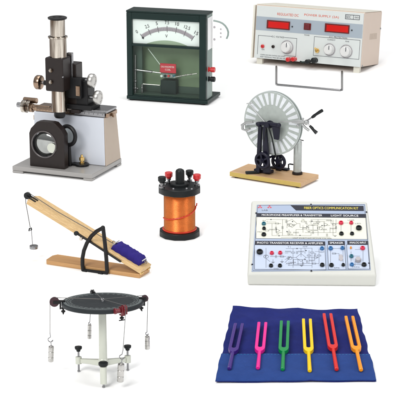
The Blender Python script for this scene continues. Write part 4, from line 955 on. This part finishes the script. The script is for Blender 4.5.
        mid = V(((s.x + b0.x) / 2, 0, (s.z + b0.z) / 2))
        for i in range(15):
            a = R(110 + 300 * i / 14); hk.append(mid + V((rr * math.cos(a), 0, rr * math.sin(a))))
        MB().tube([s] + [mid + V((0, 0, rr))] + hk[2:12] + [mid + V((.2, 0, -rr)), b0], .48, 8).build('hook', 'steel', K.e)
        dv = b1 - b0; Lw = dv.length; r = ww / 2
        MB().lathe([(0, -.6), (r * .45, -.6), (r * .5, .3), (r * .93, .4), (r, 1.0), (r, Lw * .3), (r * .9, Lw * .32), (r * .9, Lw * .36), (r, Lw * .38), (r, Lw * .66), (r * .9, Lw * .68), (r * .9, Lw * .71), (r, Lw * .73), (r, Lw - .5), (r * .9, Lw), (0, Lw)], b0, dv, 28).build('weight_body', 'alu', K.e)
force_table()

# ---------------------------------------------------------------- cloth and tuning forks
def forks():
    F = Frame('blue_cloth', 'royal blue cloth wallet spread flat under the coloured tuning forks', 'cloth', 295.5, 383, 0)
    E = F.e
    bl, br, tr, tl = F.z(215, 383.5, 0), F.z(376.5, 382.3, 0), F.z(357.6, 311, 0), F.z(232.5, 308.2, 0)
    def grid(nx, ny, f0, f1, z, amp, name, m, edge=.0):
        mb = MB(); g = []
        for j in range(ny + 1):
            k = f0 + (f1 - f0) * j / ny; row = []
            for i in range(nx + 1):
                h = i / nx; p = (bl * (1 - h) + br * h) * (1 - k) + (tl * (1 - h) + tr * h) * k
                e = edge * (math.sin(k * 21) + .6 * math.sin(k * 47 + 1)) * ((1 - h) ** 8 - h ** 8)
                e2 = edge * 2.2 * (math.sin(h * 13 + 1) + .5 * math.sin(h * 31)) * k ** 10
                zz = z - (1.9 * max(0, 1 - k * 14) ** 1.5 if z > 1 else 0) + amp * (.55 * math.sin(h * 9 + k * 5) * math.sin(k * 11 - h * 3) + .3 * math.sin(h * 23 - k * 17) + .25 * math.sin(k * 31 + 9 * h) + .35 * (1 - abs(math.sin(h * 5.3 + k * 3.1 + .6 * math.sin(k * 7)))) ** 6 + .3 * (1 - abs(math.sin(k * 6.1 - h * 2.3 + .5 * math.sin(h * 9)))) ** 8 + .9)
                row.append(mb.bm.verts.new((p.x + e, p.y + e2, max(.35, zz))))
            g.append(row)
        for j in range(ny):
            for i in range(nx): mb.bm.faces.new((g[j][i], g[j][i + 1], g[j + 1][i + 1], g[j + 1][i]))
        o = mb.build(name, m, E, ang=80)
        so = o.modifiers.new('thickness', 'SOLIDIFY'); so.thickness = .5; so.offset = 1
        return o
    grid(140, 140, 0, 1, .2, 1.5, 'backing', 'cloth', .5)
    kk = (383 - 357.3) / (383 - 309.5); kk *= .93
    fl = grid(140, 50, .004, kk, 2.9, .55, 'pocket_flap', 'flap', .3)
    st = MB()
    for h in [i / 44 for i in range(1, 44)]:
        k = kk - .012; p = (bl * (1 - h) + br * h) * (1 - k) + (tl * (1 - h) + tr * h) * k
        st.box(p.x - 1, p.x + .9, p.y - .35, p.y + .35, 3.6, 4.2)
    st.build('stitching', 'bluep', E)
    data = [('f_purple', 'dark indigo tuning fork at the left end of the blue cloth', (229.3, 370.5), (239, 326.5)),
            ('f_pink', 'hot pink tuning fork lying on the blue cloth', (257.9, 370), (262.4, 325.4)),
            ('f_green', 'green tuning fork lying on the blue cloth', (282.6, 371.4), (284.8, 324)),
            ('f_yellow', 'bright yellow tuning fork lying left of the red one', (309.7, 372.8), (306.8, 322)),
            ('f_red', 'red tuning fork lying between the yellow and orange ones', (336.6, 371.4), (327.3, 316.6)),
            ('f_orange', 'orange tuning fork at the right end of the blue cloth', (361, 372), (349.2, 319.2))]
    for m, lb, e, t in data:
        z = 4.1
        P0 = F.m @ F.z(*e, z); P1 = F.m @ F.z(*t, z)
        G = Frame('tuning_fork', lb, 'tuning fork', loc=P0, az=math.atan2(P1.x - P0.x, P1.y - P0.y), scale=F.s, group='coloured tuning forks on the blue cloth')
        L = (P1 - P0).length / F.s
        hl = L * .34; wo, ti = 5.4, 3.3; gi = wo - ti; y0 = hl + 7.5
        pts = [(1.9, hl), (3.2, hl + 1.2), (wo - .6, y0 - 2), (wo, y0 + 1.5), (wo, L - .8), (wo - .7, L), (gi + .5, L), (gi, L - .8), (gi, y0 + 6)]
        arc = [(gi * math.cos(a), y0 + 6 - 3.2 * math.sin(a)) for a in [math.pi * i / 12 for i in range(1, 12)]]
        poly = pts + arc + [(-x, y) for x, y in reversed(pts)]
        pl = Plane(G, (0, 0, 0), (1, 0, 0), (0, 1, 0))
        mb = MB()
        # symmetric strip: build with triangulated concave face via ngon
        mb.prism(pl, poly, .0, 4.2)
        mb.build('tines', m, G.e, .55, 3)
        MB().lathe([(0, 0), (1.5, 0), (2.1, .5), (2.15, 1.2), (1.9, hl * .8), (2.0, hl - .05), (0, hl - .05)], (0, 0, 2.1), (0, 1, 0), 28).build('stem', m, G.e)
forks()

# ---------------------------------------------------------------- light: one big overhead softbox, a front softbox, and a grey-to-white world gradient added for metal contrast
w = bpy.data.worlds.new('World'); sc.world = w; w.use_nodes = True
n, l = w.node_tree.nodes, w.node_tree.links
bg = n['Background']
tc = n.new('ShaderNodeTexCoord'); sx = n.new('ShaderNodeSeparateXYZ'); cr = n.new('ShaderNodeValToRGB')
l.new(tc.outputs['Generated'], sx.inputs['Vector']); l.new(sx.outputs['Z'], cr.inputs['Fac']); l.new(cr.outputs['Color'], bg.inputs['Color'])
cr.color_ramp.elements[0].position = 0; cr.color_ramp.elements[0].color = (.30, .30, .31, 1)
cr.color_ramp.elements[1].position = .65; cr.color_ramp.elements[1].color = (1, 1, 1, 1)
bg.inputs['Strength'].default_value = .62

def area(name, loc, tgt, size, power, col=(1, 1, 1), sy=None):
    d = bpy.data.lights.new(name, 'AREA'); d.energy = power; d.size = size; d.color = col
    if sy: d.shape = 'RECTANGLE'; d.size_y = sy
    o = bpy.data.objects.new(name, d); COL.objects.link(o); o.location = loc
    o.rotation_euler = (V(tgt) - V(loc)).to_track_quat('-Z', 'Y').to_euler()
    return o
area('softbox_key', (-3.0, -5.0, 4.5), (0, .6, 0), 3.0, 330, (1, .985, .96))
area('softbox_fill', (4.5, -3.5, 3.0), (0, .8, 0), 2.0, 115, (.96, .98, 1), 3.0)
area('softbox_top', (0, 1.0, 6.0), (0, .8, 0), 4.5, 190)

sc.view_settings.view_transform = 'Standard'; sc.view_settings.look = 'None'; sc.view_settings.exposure = 0; sc.view_settings.gamma = 1
sc.cycles.max_bounces = 8; sc.cycles.transparent_max_bounces = 16
